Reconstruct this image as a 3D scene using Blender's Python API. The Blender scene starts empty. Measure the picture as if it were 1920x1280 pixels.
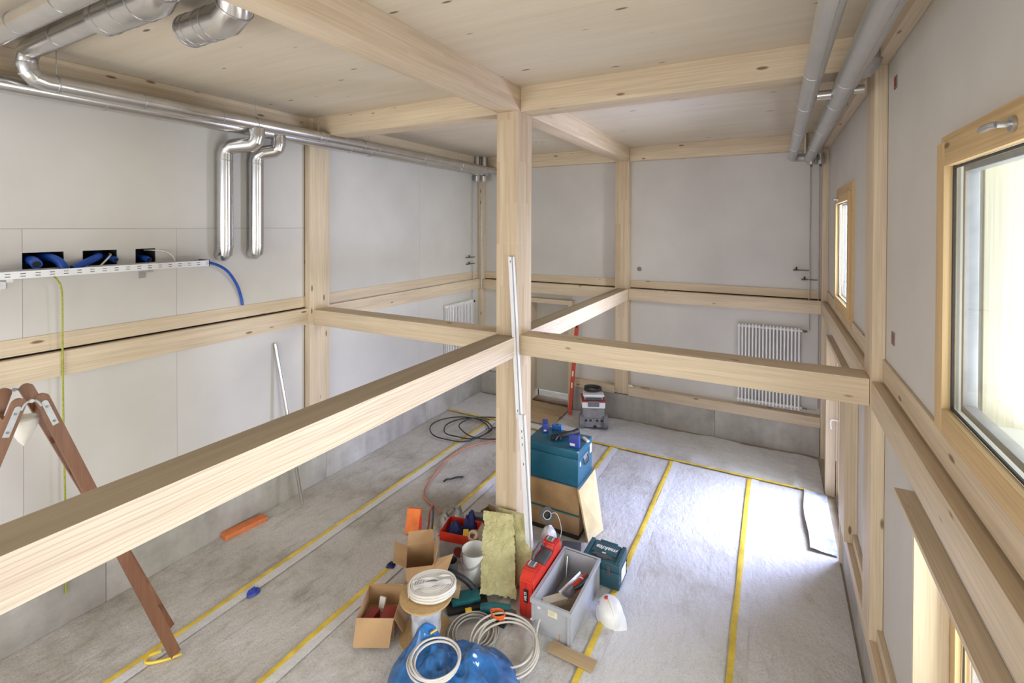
import bpy, bmesh, math, random
from mathutils import Matrix, Vector, Euler, noise
R = random.Random(7)
PI = math.pi
SC = bpy.context.scene
COL = SC.collection

# ------------------------------------------------------------------ camera
yaw, pitch, roll = 0.49685381, -0.00907261, 0.00311392
F_PX, CX, CY = 906.904, 960.561, 431.632
fw = Vector((-math.sin(yaw), math.cos(yaw), 0)); rt = Vector((math.cos(yaw), math.sin(yaw), 0)); up = Vector((0, 0, 1))
f2 = fw*math.cos(pitch)+up*math.sin(pitch); u2 = -fw*math.sin(pitch)+up*math.cos(pitch)
r3 = rt*math.cos(roll)+u2*math.sin(roll); u3 = -rt*math.sin(roll)+u2*math.cos(roll)
cd = bpy.data.cameras.new('camera'); cam = bpy.data.objects.new('camera', cd); COL.objects.link(cam)
mw = Matrix((r3, u3, -f2)).transposed().to_4x4(); mw.translation = Vector((0, 0, 3.701)); cam.matrix_world = mw
cd.sensor_width = 36; cd.lens = F_PX/1920*36
cd.shift_x = (960-CX)/1920; cd.shift_y = (CY-640)/1920
cd.clip_start = 0.05; cd.clip_end = 200
SC.camera = cam

# ------------------------------------------------------------------ world, daylight, fill, exposure
W = bpy.data.worlds.new('sky'); SC.world = W; W.use_nodes = True
wn = W.node_tree.nodes; wl = W.node_tree.links
bg = wn['Background']
bg.inputs['Color'].default_value = (0.80, 0.88, 1.0, 1)
bg.inputs['Strength'].default_value = 0.65

def area_light(name, loc, sx, sy, rot, power, col=(1.0, 0.975, 0.94), spread=180):
    l = bpy.data.lights.new(name, 'AREA'); l.shape = 'RECTANGLE'; l.size = sx; l.size_y = sy
    l.energy = power; l.color = col; l.spread = math.radians(spread)
    o = bpy.data.objects.new(name, l); COL.objects.link(o); o.location = loc; o.rotation_euler = rot
    return o
# daylight arriving through each window of the right wall; added fill from behind the camera
RW = (0, PI/2, 0)      # an area light looking towards -X
area_light('daylight_upper_near', (2.2, 2.0, 3.7), 1.6, 1.8, RW, 16, spread=150)
area_light('daylight_upper_far', (2.2, 7.1, 3.7), 1.6, 1.8, RW, 110, spread=150)
area_light('daylight_terrace_door', (2.7, 8.1, 1.9), 2.6, 2.6, (0, math.radians(68), math.radians(26)), 380, (0.58, 0.62, 1.0), spread=150)
area_light('daylight_lower_near', (2.2, 2.3, 1.5), 2.0, 2.6, RW, 85, spread=150)
area_light('fill_lower_rear', (0.2, -2.9, 1.5), 3.2, 2.4, (math.radians(88), 0, math.radians(22)), 55, (1.0, 0.96, 0.90))  # unseen fill lamp added low behind the camera
area_light('fill_gable', (-3.6, -2.9, 2.3), 3.4, 3.2, (math.radians(94), 0, 0), 65, (1.0, 0.95, 0.88))  # broad fill lamp added at the rear end to lift the room
SC.view_settings.view_transform = 'Standard'; SC.view_settings.look = 'None'
SC.view_settings.gamma = 1; SC.view_settings.use_curve_mapping = False
SC.view_settings.exposure = 1.2
SC.cycles.use_denoising = True
SC.cycles.max_bounces = 10; SC.cycles.diffuse_bounces = 6; SC.cycles.transparent_max_bounces = 12
SC.cycles.caustics_reflective = False; SC.cycles.caustics_refractive = False
SC.cycles.sample_clamp_indirect = 6

# ------------------------------------------------------------------ mesh helpers
class MB:
    def __init__(s): s.b = bmesh.new(); s.M = Matrix()
    def at(s, loc=(0, 0, 0), rz=0, rx=0, ry=0):
        s.M = Matrix.Translation(loc) @ Euler((rx, ry, rz)).to_matrix().to_4x4(); return s
    def V(s, p): return s.b.verts.new(s.M @ Vector(p))
    def F(s, vs, mi=0):
        try: f = s.b.faces.new(vs); f.material_index = mi; return f
        except ValueError: return None
    def box(s, x0, x1, y0, y1, z0, z1, bev=0, mi=0, taper=0):
        t = taper
        v = [s.V(p) for p in ((x0+t, y0+t, z0), (x1-t, y0+t, z0), (x1-t, y1-t, z0), (x0+t, y1-t, z0), (x0, y0, z1), (x1, y0, z1), (x1, y1, z1), (x0, y1, z1))]
        fs = [s.F([v[i] for i in q], mi) for q in ((3, 2, 1, 0), (4, 5, 6, 7), (0, 1, 5, 4), (1, 2, 6, 5), (2, 3, 7, 6), (3, 0, 4, 7))]
        if bev:
            es = list({e for f in fs for e in f.edges})
            bmesh.ops.bevel(s.b, geom=es, offset=bev, segments=2, affect='EDGES', profile=0.6)
        return s
    def cyl(s, p0, p1, r0, r1=None, n=20, caps=True, mi=0):
        r1 = r0 if r1 is None else r1
        p0, p1 = Vector(p0), Vector(p1); d = (p1-p0).normalized()
        a = d.orthogonal().normalized(); b = d.cross(a)
        A = [s.V(p0+(a*math.cos(2*PI*i/n)+b*math.sin(2*PI*i/n))*r0) for i in range(n)]
        B = [s.V(p1+(a*math.cos(2*PI*i/n)+b*math.sin(2*PI*i/n))*r1) for i in range(n)]
        for i in range(n): s.F([A[i], A[(i+1) % n], B[(i+1) % n], B[i]], mi)
        if caps: s.F(A[::-1], mi); s.F(B, mi)
        return s
    def tube(s, pts, r, n=8, closed=False, mi=0, sub=0):
        P = [Vector(p) for p in pts]
        if sub:
            if isinstance(r, (list, tuple)): r = [r[min(int(k/sub), len(r)-1)]*(1-(k % sub)/sub)+r[min(int(k/sub)+1, len(r)-1)]*((k % sub)/sub) for k in range(sub*(len(P)-1)+1)]
            P = smooth(P, sub, closed)
        rings = []; L = len(P); a = None
        for i, p in enumerate(P):
            if closed: d = P[(i+1) % L]-P[i-1]
            else: d = P[min(i+1, L-1)]-P[max(i-1, 0)]
            d.normalize()
            a = d.orthogonal().normalized() if a is None else (a-d*a.dot(d)).normalized()
            b = d.cross(a); rr = r[i] if isinstance(r, (list, tuple)) else r
            rings.append([s.V(p+(a*math.cos(2*PI*k/n)+b*math.sin(2*PI*k/n))*rr) for k in range(n)])
        for i in range(L if closed else L-1):
            A, B = rings[i], rings[(i+1) % L]
            for k in range(n): s.F([A[k], A[(k+1) % n], B[(k+1) % n], B[k]], mi)
        if not closed: s.F(rings[0][::-1], mi); s.F(rings[-1], mi)
        return s
    def lathe(s, prof, c=(0, 0, 0), n=32, mi=0, sx=1, sy=1):
        rings = [[s.V((c[0]+r*sx*math.cos(2*PI*k/n), c[1]+r*sy*math.sin(2*PI*k/n), c[2]+z)) for k in range(n)] for r, z in prof]
        for A, B in zip(rings, rings[1:]):
            for k in range(n): s.F([A[k], A[(k+1) % n], B[(k+1) % n], B[k]], mi)
        if prof[0][0] > 1e-4: s.F(rings[0][::-1], mi)
        if prof[-1][0] > 1e-4: s.F(rings[-1], mi)
        return s
    def prism(s, poly, h0, h1, ax='z', mi=0):
        def P(a, b, h): return {'z': (a, b, h), 'y': (a, h, b), 'x': (h, a, b)}[ax]
        A = [s.V(P(a, b, h0)) for a, b in poly]; B = [s.V(P(a, b, h1)) for a, b in poly]; n = len(poly)
        s.F(A[::-1], mi); s.F(B, mi)
        for i in range(n): s.F([A[i], A[(i+1) % n], B[(i+1) % n], B[i]], mi)
        return s
    def quad(s, a, b, c, d, th=0.003, mi=0):
        a, b, c, d = map(Vector, (a, b, c, d)); n = (b-a).cross(d-a).normalized()*th
        A = [s.V(p) for p in (a, b, c, d)]; B = [s.V(p+n) for p in (a, b, c, d)]
        s.F(A[::-1], mi); s.F(B, mi)
        for i in range(4): s.F([A[i], A[(i+1) % 4], B[(i+1) % 4], B[i]], mi)
        return s
    def grid(s, fn, nu, nv, th=0, mi=0):
        G = [[s.V(fn(u/nu, v/nv)) for v in range(nv+1)] for u in range(nu+1)]
        for u in range(nu):
            for v in range(nv): s.F([G[u][v], G[u+1][v], G[u+1][v+1], G[u][v+1]], mi)
        return s

def smooth(P, k, closed):
    out = []; n = len(P)
    rng = n if closed else n-1
    for i in range(rng):
        p0 = P[(i-1) % n] if closed or i > 0 else P[0]; p1 = P[i]; p2 = P[(i+1) % n]
        p3 = P[(i+2) % n] if closed or i+2 < n else P[-1]
        for j in range(k):
            t = j/k
            out.append(0.5*((2*p1)+(p2-p0)*t+(2*p0-5*p1+4*p2-p3)*t*t+(3*p1-p0-3*p2+p3)*t**3))
    if not closed: out.append(P[-1].copy())
    return out

def tag(o, label=None, cat=None, group=None, kind=None):
    if label: o['label'] = label
    if cat: o['category'] = cat
    if group: o['group'] = group
    if kind: o['kind'] = kind
    return o
def thing(name, label, cat, loc=(0, 0, 0), group=None, kind=None):
    o = bpy.data.objects.new(name, None); COL.objects.link(o); o.location = loc; o.empty_display_size = 0.1
    return tag(o, label, cat, group, kind)
def wloc(o):
    v = Vector((0, 0, 0))
    while o: v += Vector(o.location); o = o.parent
    return v
def build(name, mb, mat, parent=None, label=None, cat=None, group=None, kind=None, ang=35, local=False):
    """mesh is given in world coordinates (local=True: relative to the parent); origin goes to the base centre of a top-level mesh"""
    b = mb.b
    bmesh.ops.recalc_face_normals(b, faces=b.faces[:])
    me = bpy.data.meshes.new(name)
    if parent is None:
        xs = [v.co for v in b.verts]
        c = Vector((sum(min(v[i] for v in xs)+max(v[i] for v in xs) for i in (0,))/2, (min(v[1] for v in xs)+max(v[1] for v in xs))/2, min(v[2] for v in xs)))
        off = c
    else: off = Vector((0, 0, 0)) if local else wloc(parent)
    for v in b.verts: v.co -= off
    b.to_mesh(me); b.free()
    for p in me.polygons: p.use_smooth = True
    me.set_sharp_from_angle(angle=math.radians(ang))
    for m in (mat if isinstance(mat, (list, tuple)) else [mat]): me.materials.append(m)
    o = bpy.data.objects.new(name, me); COL.objects.link(o)
    if parent is None: o.location = off
    else: o.parent = parent
    return tag(o, label, cat, group, kind)
def dup(o, loc=None, parent=None):
    c = o.copy(); COL.objects.link(c)
    if parent is not None: c.parent = parent
    if loc is not None: c.location = loc
    return c
def dup_tree(root, loc, rz=0, label=None):
    r = dup(root, loc); r.rotation_euler = (0, 0, rz)
    if label: r['label'] = label
    for ch in list(root.children):
        c = dup(ch, None, r)
        for g in ch.children: dup(g, None, c)
    return r

# ------------------------------------------------------------------ materials
def newmat(name):
    m = bpy.data.materials.new(name); m.use_nodes = True
    nt = m.node_tree; return m, nt, nt.nodes, nt.links, nt.nodes['Principled BSDF']
def ramp(n, stops):
    r = n.new('ShaderNodeValToRGB'); e = r.color_ramp.elements
    e[0].position, e[0].color = stops[0][0], (*stops[0][1], 1)
    e[1].position, e[1].color = stops[-1][0], (*stops[-1][1], 1)
    for p, c in stops[1:-1]:
        x = e.new(p); x.color = (*c, 1)
    return r
def coords(n, l, scale=(1, 1, 1), rnd=True, rot=(0, 0, 0)):
    tc = n.new('ShaderNodeTexCoord'); mp = n.new('ShaderNodeMapping'); mp.inputs['Scale'].default_value = scale
    mp.inputs['Rotation'].default_value = rot
    if rnd:
        oi = n.new('ShaderNodeObjectInfo'); mu = n.new('ShaderNodeVectorMath'); mu.operation = 'MULTIPLY_ADD'
        mu.inputs[1].default_value = (1, 1, 1)
        cb = n.new('ShaderNodeCombineXYZ'); m2 = n.new('ShaderNodeMath'); m2.operation = 'MULTIPLY'; m2.inputs[1].default_value = 40
        l.new(oi.outputs['Random'], m2.inputs[0])
        for i in range(3): l.new(m2.outputs[0], cb.inputs[i])
        l.new(tc.outputs['Object'], mu.inputs[0]); l.new(cb.outputs[0], mu.inputs[2]); l.new(mu.outputs[0], mp.inputs['Vector'])
    else: l.new(tc.outputs['Object'], mp.inputs['Vector'])
    return mp.outputs[0]
def mixc(n, l, a, b, fac, mode='MIX'):
    m = n.new('ShaderNodeMix'); m.data_type = 'RGBA'; m.blend_type = mode
    if isinstance(fac, (int, float)): m.inputs[0].default_value = fac
    else: l.new(fac, m.inputs[0])
    for s, i in ((a, 6), (b, 7)):
        if isinstance(s, tuple): m.inputs[i].default_value = (*s, 1)
        else: l.new(s, m.inputs[i])
    return m.outputs[2]
def noise_n(n, l, vec, scale, det=4, rough=0.55):
    t = n.new('ShaderNodeTexNoise'); t.inputs['Scale'].default_value = scale; t.inputs['Detail'].default_value = det
    t.inputs['Roughness'].default_value = rough; l.new(vec, t.inputs['Vector']); return t.outputs['Fac']
def bump(n, l, h, p, strength=0.3, dist=0.01):
    b = n.new('ShaderNodeBump'); b.inputs['Strength'].default_value = strength; b.inputs['Distance'].default_value = dist
    l.new(h, b.inputs['Height']); l.new(b.outputs[0], p.inputs['Normal'])
def plain(name, col, rough=0.5, metal=0, var=0.12, scale=12, bmp=0, spec=None, alpha=None):
    m, nt, n, l, p = newmat(name)
    v = coords(n, l); f = noise_n(n, l, v, scale)
    lo = tuple(c*(1-var) for c in col); hi = tuple(min(1, c*(1+var)) for c in col)
    r = ramp(n, [(0.3, lo), (0.7, hi)]); l.new(f, r.inputs[0]); l.new(r.outputs[0], p.inputs['Base Color'])
    p.inputs['Roughness'].default_value = rough; p.inputs['Metallic'].default_value = metal
    if spec is not None: p.inputs['Specular IOR Level'].default_value = spec
    if bmp: bump(n, l, noise_n(n, l, v, scale*5), p, bmp, 0.004)
    if alpha is not None: p.inputs['Alpha'].default_value = alpha
    return m
def wood(name, axis, c1, c2, knots=0.6, grain=1.0, rings=0.0, bands=0.0, rough=0.6, knotcol=(0.16, 0.085, 0.035)):
    """axis: long direction of the grain 0,1,2"""
    m, nt, n, l, p = newmat(name)
    def S(long, across): s = [across]*3; s[axis] = long; return tuple(s)
    v1 = coords(n, l, S(0.5, 7)); v2 = coords(n, l, S(1.6, 110)); v3 = coords(n, l, S(1, 1))
    a = noise_n(n, l, v1, 1.0, 5, 0.6)
    r = ramp(n, [(0.30, c1), (0.70, c2)]); l.new(a, r.inputs[0]); c = r.outputs[0]
    g = noise_n(n, l, v2, 1.0, 3, 0.5)
    rg = ramp(n, [(0.35, (1-0.16*grain,)*3), (0.62, (1, 1, 1))]); l.new(g, rg.inputs[0])
    c = mixc(n, l, c, rg.outputs[0], 1.0, 'MULTIPLY')
    if rings:
        wv = n.new('ShaderNodeTexWave'); wv.wave_type = 'BANDS'; wv.bands_direction = 'Z' if axis != 2 else 'X'
        wv.inputs['Scale'].default_value = 5.5; wv.inputs['Distortion'].default_value = 9.0
        wv.inputs['Detail'].default_value = 2.0; wv.inputs['Detail Scale'].default_value = 0.9
        l.new(coords(n, l, S(0.28, 2.2)), wv.inputs['Vector'])
        rr = ramp(n, [(0.0, (0.80, 0.70, 0.60)), (0.30, (1, 1, 1))]); l.new(wv.outputs['Fac'], rr.inputs[0])
        c = mixc(n, l, c, rr.outputs[0], rings, 'MULTIPLY')
    if bands:   # finger-jointed lamellas
        br = n.new('ShaderNodeTexBrick'); br.inputs['Scale'].default_value = 1.0
        br.inputs['Mortar Size'].default_value = 0.0; br.inputs['Brick Width'].default_value = 0.9; br.inputs['Row Height'].default_value = 0.042
        br.inputs['Color1'].default_value = (0.80, 0.74, 0.68, 1); br.inputs['Color2'].default_value = (1.0, 1.0, 1.0, 1)
        cx = n.new('ShaderNodeSeparateXYZ'); cc = n.new('ShaderNodeCombineXYZ'); l.new(v3, cx.inputs[0])
        ad = n.new('ShaderNodeMath'); ad.operation = 'ADD'
        o = [i for i in range(3) if i != axis]
        l.new(cx.outputs[o[0]], ad.inputs[0]); l.new(cx.outputs[o[1]], ad.inputs[1])
        l.new(cx.outputs[axis], cc.inputs[0])
        l.new(ad.outputs[0] if bands > 1 else cx.outputs[o[1]], cc.inputs[1]); l.new(cc.outputs[0], br.inputs['Vector'])
        c = mixc(n, l, c, br.outputs['Color'], min(bands, 0.9) if bands <= 1 else bands-1, 'MULTIPLY')
    if knots:
        vo = n.new('ShaderNodeTexVoronoi'); vo.inputs['Scale'].default_value = 1.0; l.new(coords(n, l, S(2.6, 8.5)), vo.inputs['Vector'])
        kr = ramp(n, [(0.085, (1, 1, 1)), (0.15, (0, 0, 0))]); l.new(vo.outputs['Distance'], kr.inputs[0])
        sp = n.new('ShaderNodeSeparateColor'); l.new(vo.outputs['Color'], sp.inputs[0])
        gt = n.new('ShaderNodeMath'); gt.operation = 'LESS_THAN'; gt.inputs[1].default_value = knots*0.6; l.new(sp.outputs[0], gt.inputs[0])
        mu = n.new('ShaderNodeMath'); mu.operation = 'MULTIPLY'; l.new(kr.outputs[0], mu.inputs[0]); l.new(gt.outputs[0], mu.inputs[1])
        m3 = n.new('ShaderNodeMath'); m3.operation = 'MULTIPLY'; m3.inputs[1].default_value = 0.85; l.new(mu.outputs[0], m3.inputs[0])
        c = mixc(n, l, c, knotcol, m3.outputs[0])
    l.new(c, p.inputs['Base Color']); p.inputs['Roughness'].default_value = rough
    p.inputs['Specular IOR Level'].default_value = 0.3
    bump(n, l, g, p, 0.12, 0.002)
    return m
LW1, LW2 = (0.62, 0.50, 0.355), (0.765, 0.635, 0.465)
M = {}
for i, a in enumerate('xyz'): M['wood_'+a] = wood('spruce_'+a, i, LW1, LW2, 0.7)
M['ash_y'] = wood('planed_beam', 1, (0.78, 0.64, 0.52), (0.90, 0.78, 0.67), 0.12, 0.9, 0.6)
M['dusty_y'] = wood('dusty_beam_top', 1, (0.36, 0.29, 0.20), (0.47, 0.39, 0.28), 0.1, 0.5)
M['glulam_z'] = wood('glulam_post', 2, (0.62, 0.49, 0.34), (0.76, 0.63, 0.47), 0, 0.8, 0, 1.8)
M['glulam_y'] = wood('glulam_beam', 1, (0.66, 0.53, 0.38), (0.80, 0.67, 0.51), 0.0, 0.8, 0, 0.5)
M['frame_y'] = wood('window_pine_y', 1, (0.58, 0.40, 0.20), (0.72, 0.52, 0.28), 0.25)
M['frame_z'] = wood('window_pine_z', 2, (0.58, 0.40, 0.20), (0.72, 0.52, 0.28), 0.25)
M['frame_x'] = wood('window_pine_x', 0, (0.50, 0.34, 0.18), (0.62, 0.46, 0.26), 0.2)
M['pale_z'] = wood('pale_cladding', 2, (0.80, 0.74, 0.56), (0.88, 0.84, 0.70), 0.4)
M['clt'] = wood('ceiling_board', 0, (0.64, 0.565, 0.45), (0.71, 0.635, 0.52), 0.6, 0.3, knotcol=(0.10, 0.06, 0.03))
M['brownwood'] = wood('brown_varnished', 2, (0.16, 0.07, 0.035), (0.26, 0.125, 0.07), 0.1, 1.0, rough=0.4)
M['cutboard'] = wood('weathered_board', 0, (0.42, 0.30, 0.16), (0.52, 0.38, 0.22), 0)
M['plyboard'] = plain('plywood', (0.60, 0.46, 0.22), 0.6, scale=5)

def gypsum():
    m, nt, n, l, p = newmat('gypsum_board')
    v = coords(n, l); f = noise_n(n, l, v, 1.3, 5); r = ramp(n, [(0.3, (0.575, 0.555, 0.525)), (0.7, (0.63, 0.61, 0.58))]); l.new(f, r.inputs[0])
    l.new(r.outputs[0], p.inputs['Base Color']); p.inputs['Roughness'].default_value = 0.75
    bump(n, l, noise_n(n, l, v, 180, 2), p, 0.12, 0.001); return m
M['gypsum'] = gypsum()
def concrete(name, lo, hi, rot=0):
    m, nt, n, l, p = newmat(name)
    v = coords(n, l); f = noise_n(n, l, v, 2.2, 8, 0.65); r = ramp(n, [(0.3, lo), (0.72, hi)]); l.new(f, r.inputs[0])
    vv = coords(n, l, (5, 5, 0.6)); s = noise_n(n, l, vv, 1.0, 4); rs = ramp(n, [(0.35, (0.86,)*3), (0.6, (1,)*3)]); l.new(s, rs.inputs[0])
    l.new(mixc(n, l, r.outputs[0], rs.outputs[0], 0.8, 'MULTIPLY'), p.inputs['Base Color']); p.inputs['Roughness'].default_value = 0.85
    bump(n, l, noise_n(n, l, v, 40, 6), p, 0.3, 0.004); return m
M['concrete'] = concrete('concrete', (0.33, 0.31, 0.28), (0.52, 0.50, 0.47))
M['slab'] = concrete('slab', (0.30, 0.24, 0.18), (0.44, 0.38, 0.30))
def fleece(name, dirt):
    m, nt, n, l, p = newmat(name)
    v = coords(n, l)
    f = noise_n(n, l, v, 1.1, 7, 0.68)
    base, mid, low = (0.68, 0.68, 0.695), (0.53, 0.505, 0.47), (0.30, 0.265, 0.21)
    r = ramp(n, [(0.36+0.08*dirt-0.12, tuple(a*dirt+b*(1-dirt) for a, b in zip(low, mid))), (0.42+0.12*dirt, tuple(a*dirt+b*(1-dirt) for a, b in zip(mid, base))), (0.72, base if dirt < 0.6 else (0.64, 0.625, 0.60))])
    l.new(f, r.inputs[0])
    st = noise_n(n, l, coords(n, l, (3, 0.8, 1), rot=(0, 0, 0.7)), 3.0, 6, 0.7); rs = ramp(n, [(0.33, (0.70, 0.68, 0.64)), (0.45, (1, 1, 1))]); l.new(st, rs.inputs[0])
    c = mixc(n, l, r.outputs[0], rs.outputs[0], dirt*0.9, 'MULTIPLY')
    sp = noise_n(n, l, v, 70, 3, 0.7); rp = ramp(n, [(0.34, (0.60,)*3), (0.5, (1,)*3)]); l.new(sp, rp.inputs[0])
    c = mixc(n, l, c, rp.outputs[0], 0.35+0.4*dirt, 'MULTIPLY')
    l.new(c, p.inputs['Base Color']); p.inputs['Roughness'].default_value = 0.7; p.inputs['Specular IOR Level'].default_value = 0.35
    h1 = noise_n(n, l, coords(n, l, (1.6, 1, 1), rot=(0, 0, 0.6)), 9, 5, 0.6)
    b = n.new('ShaderNodeBump'); b.inputs['Strength'].default_value = 0.5; b.inputs['Distance'].default_value = 0.026; l.new(h1, b.inputs['Height'])
    b2 = n.new('ShaderNodeBump'); b2.inputs['Strength'].default_value = 0.35; b2.inputs['Distance'].default_value = 0.004
    l.new(noise_n(n, l, v, 55, 4), b2.inputs['Height']); l.new(b.outputs[0], b2.inputs['Normal']); l.new(b2.outputs[0], p.inputs['Normal'])
    return m
M['fleece_clean'] = fleece('fleece_clean', 0.22); M['fleece_mid'] = fleece('fleece_used', 0.45); M['fleece_dirty'] = fleece('fleece_dirty', 0.85)
M['tape'] = plain('yellow_tape', (0.72, 0.52, 0.06), 0.45, var=0.25, scale=6)
M['duct'] = plain('galvanised_duct', (0.62, 0.61, 0.60), 0.24, 0.95, 0.07, 5)
M['duct_dull'] = plain('grey_lagging', (0.50, 0.50, 0.50), 0.42, 0.55, 0.05, 5)
M['steel'] = plain('steel', (0.55, 0.55, 0.56), 0.3, 0.9)
M['darkmetal'] = plain('dark_brass', (0.13, 0.12, 0.11), 0.35, 0.8)
M['alu'] = plain('aluminium_profile', (0.80, 0.81, 0.86), 0.45, 0.08, 0.04)
M['white_enamel'] = plain('white_enamel', (0.84, 0.84, 0.84), 0.3, var=0.02)
M['white_plastic'] = plain('white_plastic', (0.80, 0.80, 0.80), 0.35, var=0.03)
M['white_metal'] = plain('perforated_white', (0.78, 0.79, 0.80), 0.35, 0.3, 0.04)
M['cable_white'] = plain('cable_white', (0.66, 0.63, 0.58), 0.45, var=0.05)
M['cable_grey'] = plain('cable_grey', (0.42, 0.40, 0.37), 0.45, var=0.1)
M['black'] = plain('black_rubber', (0.022, 0.022, 0.024), 0.5, var=0.3)
M['darkgrey'] = plain('dark_grey_plastic', (0.075, 0.078, 0.085), 0.5, var=0.15)
M['midgrey'] = plain('mid_grey_plastic', (0.17, 0.17, 0.18), 0.55, var=0.15)
M['vacgrey'] = plain('dusty_grey_plastic', (0.22, 0.215, 0.22), 0.65, var=0.2)
M['crategrey'] = plain('crate_grey', (0.41, 0.42, 0.45), 0.45, var=0.06)
M['red'] = plain('red_plastic', (0.62, 0.035, 0.02), 0.35, var=0.1)
M['darkred'] = plain('dark_red', (0.30, 0.03, 0.025), 0.45, var=0.2)
M['redwood'] = plain('red_level', (0.52, 0.05, 0.025), 0.4, var=0.1)
M['teal'] = plain('teal_case', (0.015, 0.125, 0.20), 0.35, 0.2, 0.08)
M['tealbox'] = plain('teal_plastic', (0.025, 0.085, 0.11), 0.45, var=0.12)
M['tealtool'] = plain('teal_tool', (0.01, 0.12, 0.14), 0.45, var=0.2)
M['blue'] = plain('blue_card', (0.035, 0.06, 0.36), 0.45, var=0.1)
M['lightblue'] = plain('light_blue_card', (0.06, 0.22, 0.55), 0.45, var=0.1)
M['navy'] = plain('navy_fabric', (0.02, 0.03, 0.13), 0.8, var=0.3, scale=20, bmp=0.4)
M['bluehose'] = plain('blue_hose', (0.012, 0.075, 0.42), 0.35, var=0.15)
M['orange'] = plain('orange_foam', (0.80, 0.20, 0.045), 0.75, var=0.1, bmp=0.2)
M['brickorange'] = plain('brick_orange', (0.66, 0.20, 0.07), 0.85, var=0.15, bmp=0.3)
M['orangecord'] = plain('orange_cord', (0.85, 0.17, 0.03), 0.4)
M['hose'] = plain('terracotta_hose', (0.50, 0.19, 0.11), 0.5, var=0.15)
M['card'] = plain('cardboard', (0.46, 0.29, 0.15), 0.8, var=0.1, scale=4, bmp=0.1)
M['card_dark'] = plain('cardboard_inside', (0.30, 0.19, 0.10), 0.85, var=0.12, scale=4)
M['mdf'] = plain('chipboard', (0.50, 0.33, 0.15), 0.7, var=0.1, scale=40)
M['brownbox'] = plain('worn_brown_board', (0.36, 0.22, 0.10), 0.65, var=0.35, scale=3)
M['yellowgreen'] = plain('cable_green_yellow', (0.34, 0.36, 0.04), 0.4, var=0.3, scale=60)
M['yellow'] = plain('yellow_plastic', (0.75, 0.48, 0.04), 0.4)
M['paper'] = plain('paper', (0.78, 0.76, 0.70), 0.8, var=0.04)
M['cartonwhite'] = plain('printed_carton', (0.46, 0.44, 0.45), 0.6, var=0.08)
M['hingesteel'] = plain('dull_hinge_steel', (0.42, 0.42, 0.42), 0.5, 0.2)
M['cream'] = plain('cream_label', (0.78, 0.70, 0.50), 0.7, var=0.03)
M['dark'] = plain('dark_void', (0.02, 0.02, 0.022), 0.9)
M['spacer'] = plain('glazing_gasket', (0.03, 0.03, 0.03), 0.5)
M['outer_frame'] = plain('outer_frame_grey', (0.45, 0.46, 0.50), 0.4, 0.4)
M['plasterout'] = plain('bright_reveal', (0.85, 0.84, 0.78), 0.7, var=0.03)
M['leaf'] = plain('door_leaf_grey', (0.52, 0.50, 0.44), 0.6, var=0.05, scale=3)
M['threshold'] = plain('threshold_brown', (0.18, 0.10, 0.05), 0.7, var=0.2)
M['grass'] = plain('ground_outside', (0.55, 0.56, 0.55), 0.9, var=0.2, scale=1)
def wool():
    m, nt, n, l, p = newmat('mineral_wool')
    v = coords(n, l); f = noise_n(n, l, v, 9, 8, 0.7); r = ramp(n, [(0.3, (0.46, 0.42, 0.19)), (0.7, (0.68, 0.64, 0.37))]); l.new(f, r.inputs[0])
    l.new(r.outputs[0], p.inputs['Base Color']); p.inputs['Roughness'].default_value = 0.95
    bump(n, l, noise_n(n, l, v, 60, 6), p, 0.9, 0.02); return m
M['wool'] = wool()
def film(name, col, rough=0.2, trans=0.0):
    m, nt, n, l, p = newmat(name)
    p.inputs['Base Color'].default_value = (*col, 1); p.inputs['Roughness'].default_value = rough
    v = coords(n, l); f = noise_n(n, l, v, 7, 4); r = ramp(n, [(0.35, tuple(c*0.6 for c in col)), (0.7, tuple(min(1, c*1.3) for c in col))]); l.new(f, r.inputs[0]); l.new(r.outputs[0], p.inputs['Base Color'])
    p.inputs['Transmission Weight'].default_value = trans
    bump(n, l, noise_n(n, l, coords(n, l, (1, 1.7, 1), rot=(0, 0, 0.5)), 7, 2, 0.4), p, 0.5, 0.03); return m
M['bluefilm'] = film('blue_film', (0.035, 0.17, 0.46), 0.13)
M['whitefilm'] = film('white_film', (0.62, 0.64, 0.70), 0.3); M['flapfilm'] = film('flap_film', (0.46, 0.48, 0.52), 0.5)
M['greyfilm'] = film('grey_film', (0.45, 0.44, 0.42), 0.3)
def glass():
    m, nt, n, l, p = newmat('window_glass')
    n.remove(p)
    t = n.new('ShaderNodeBsdfTransparent'); t.inputs[0].default_value = (0.93, 0.96, 0.95, 1)
    g = n.new('ShaderNodeBsdfGlossy'); g.inputs['Roughness'].default_value = 0.02
    fr = n.new('ShaderNodeFresnel'); fr.inputs[0].default_value = 1.45; ge = n.new('ShaderNodeNewGeometry'); iv = n.new('ShaderNodeMath'); iv.operation = 'MULTIPLY_ADD'; iv.inputs[1].default_value = -1; iv.inputs[2].default_value = 1; l.new(ge.outputs['Backfacing'], iv.inputs[0]); mf = n.new('ShaderNodeMath'); mf.operation = 'MULTIPLY'; l.new(fr.outputs[0], mf.inputs[0]); l.new(iv.outputs[0], mf.inputs[1])
    mx = n.new('ShaderNodeMixShader'); l.new(mf.outputs[0], mx.inputs[0]); l.new(t.outputs[0], mx.inputs[1]); l.new(g.outputs[0], mx.inputs[2])
    l.new(mx.outputs[0], n['Material Output'].inputs[0]); return m
M['glass'] = glass()

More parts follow.
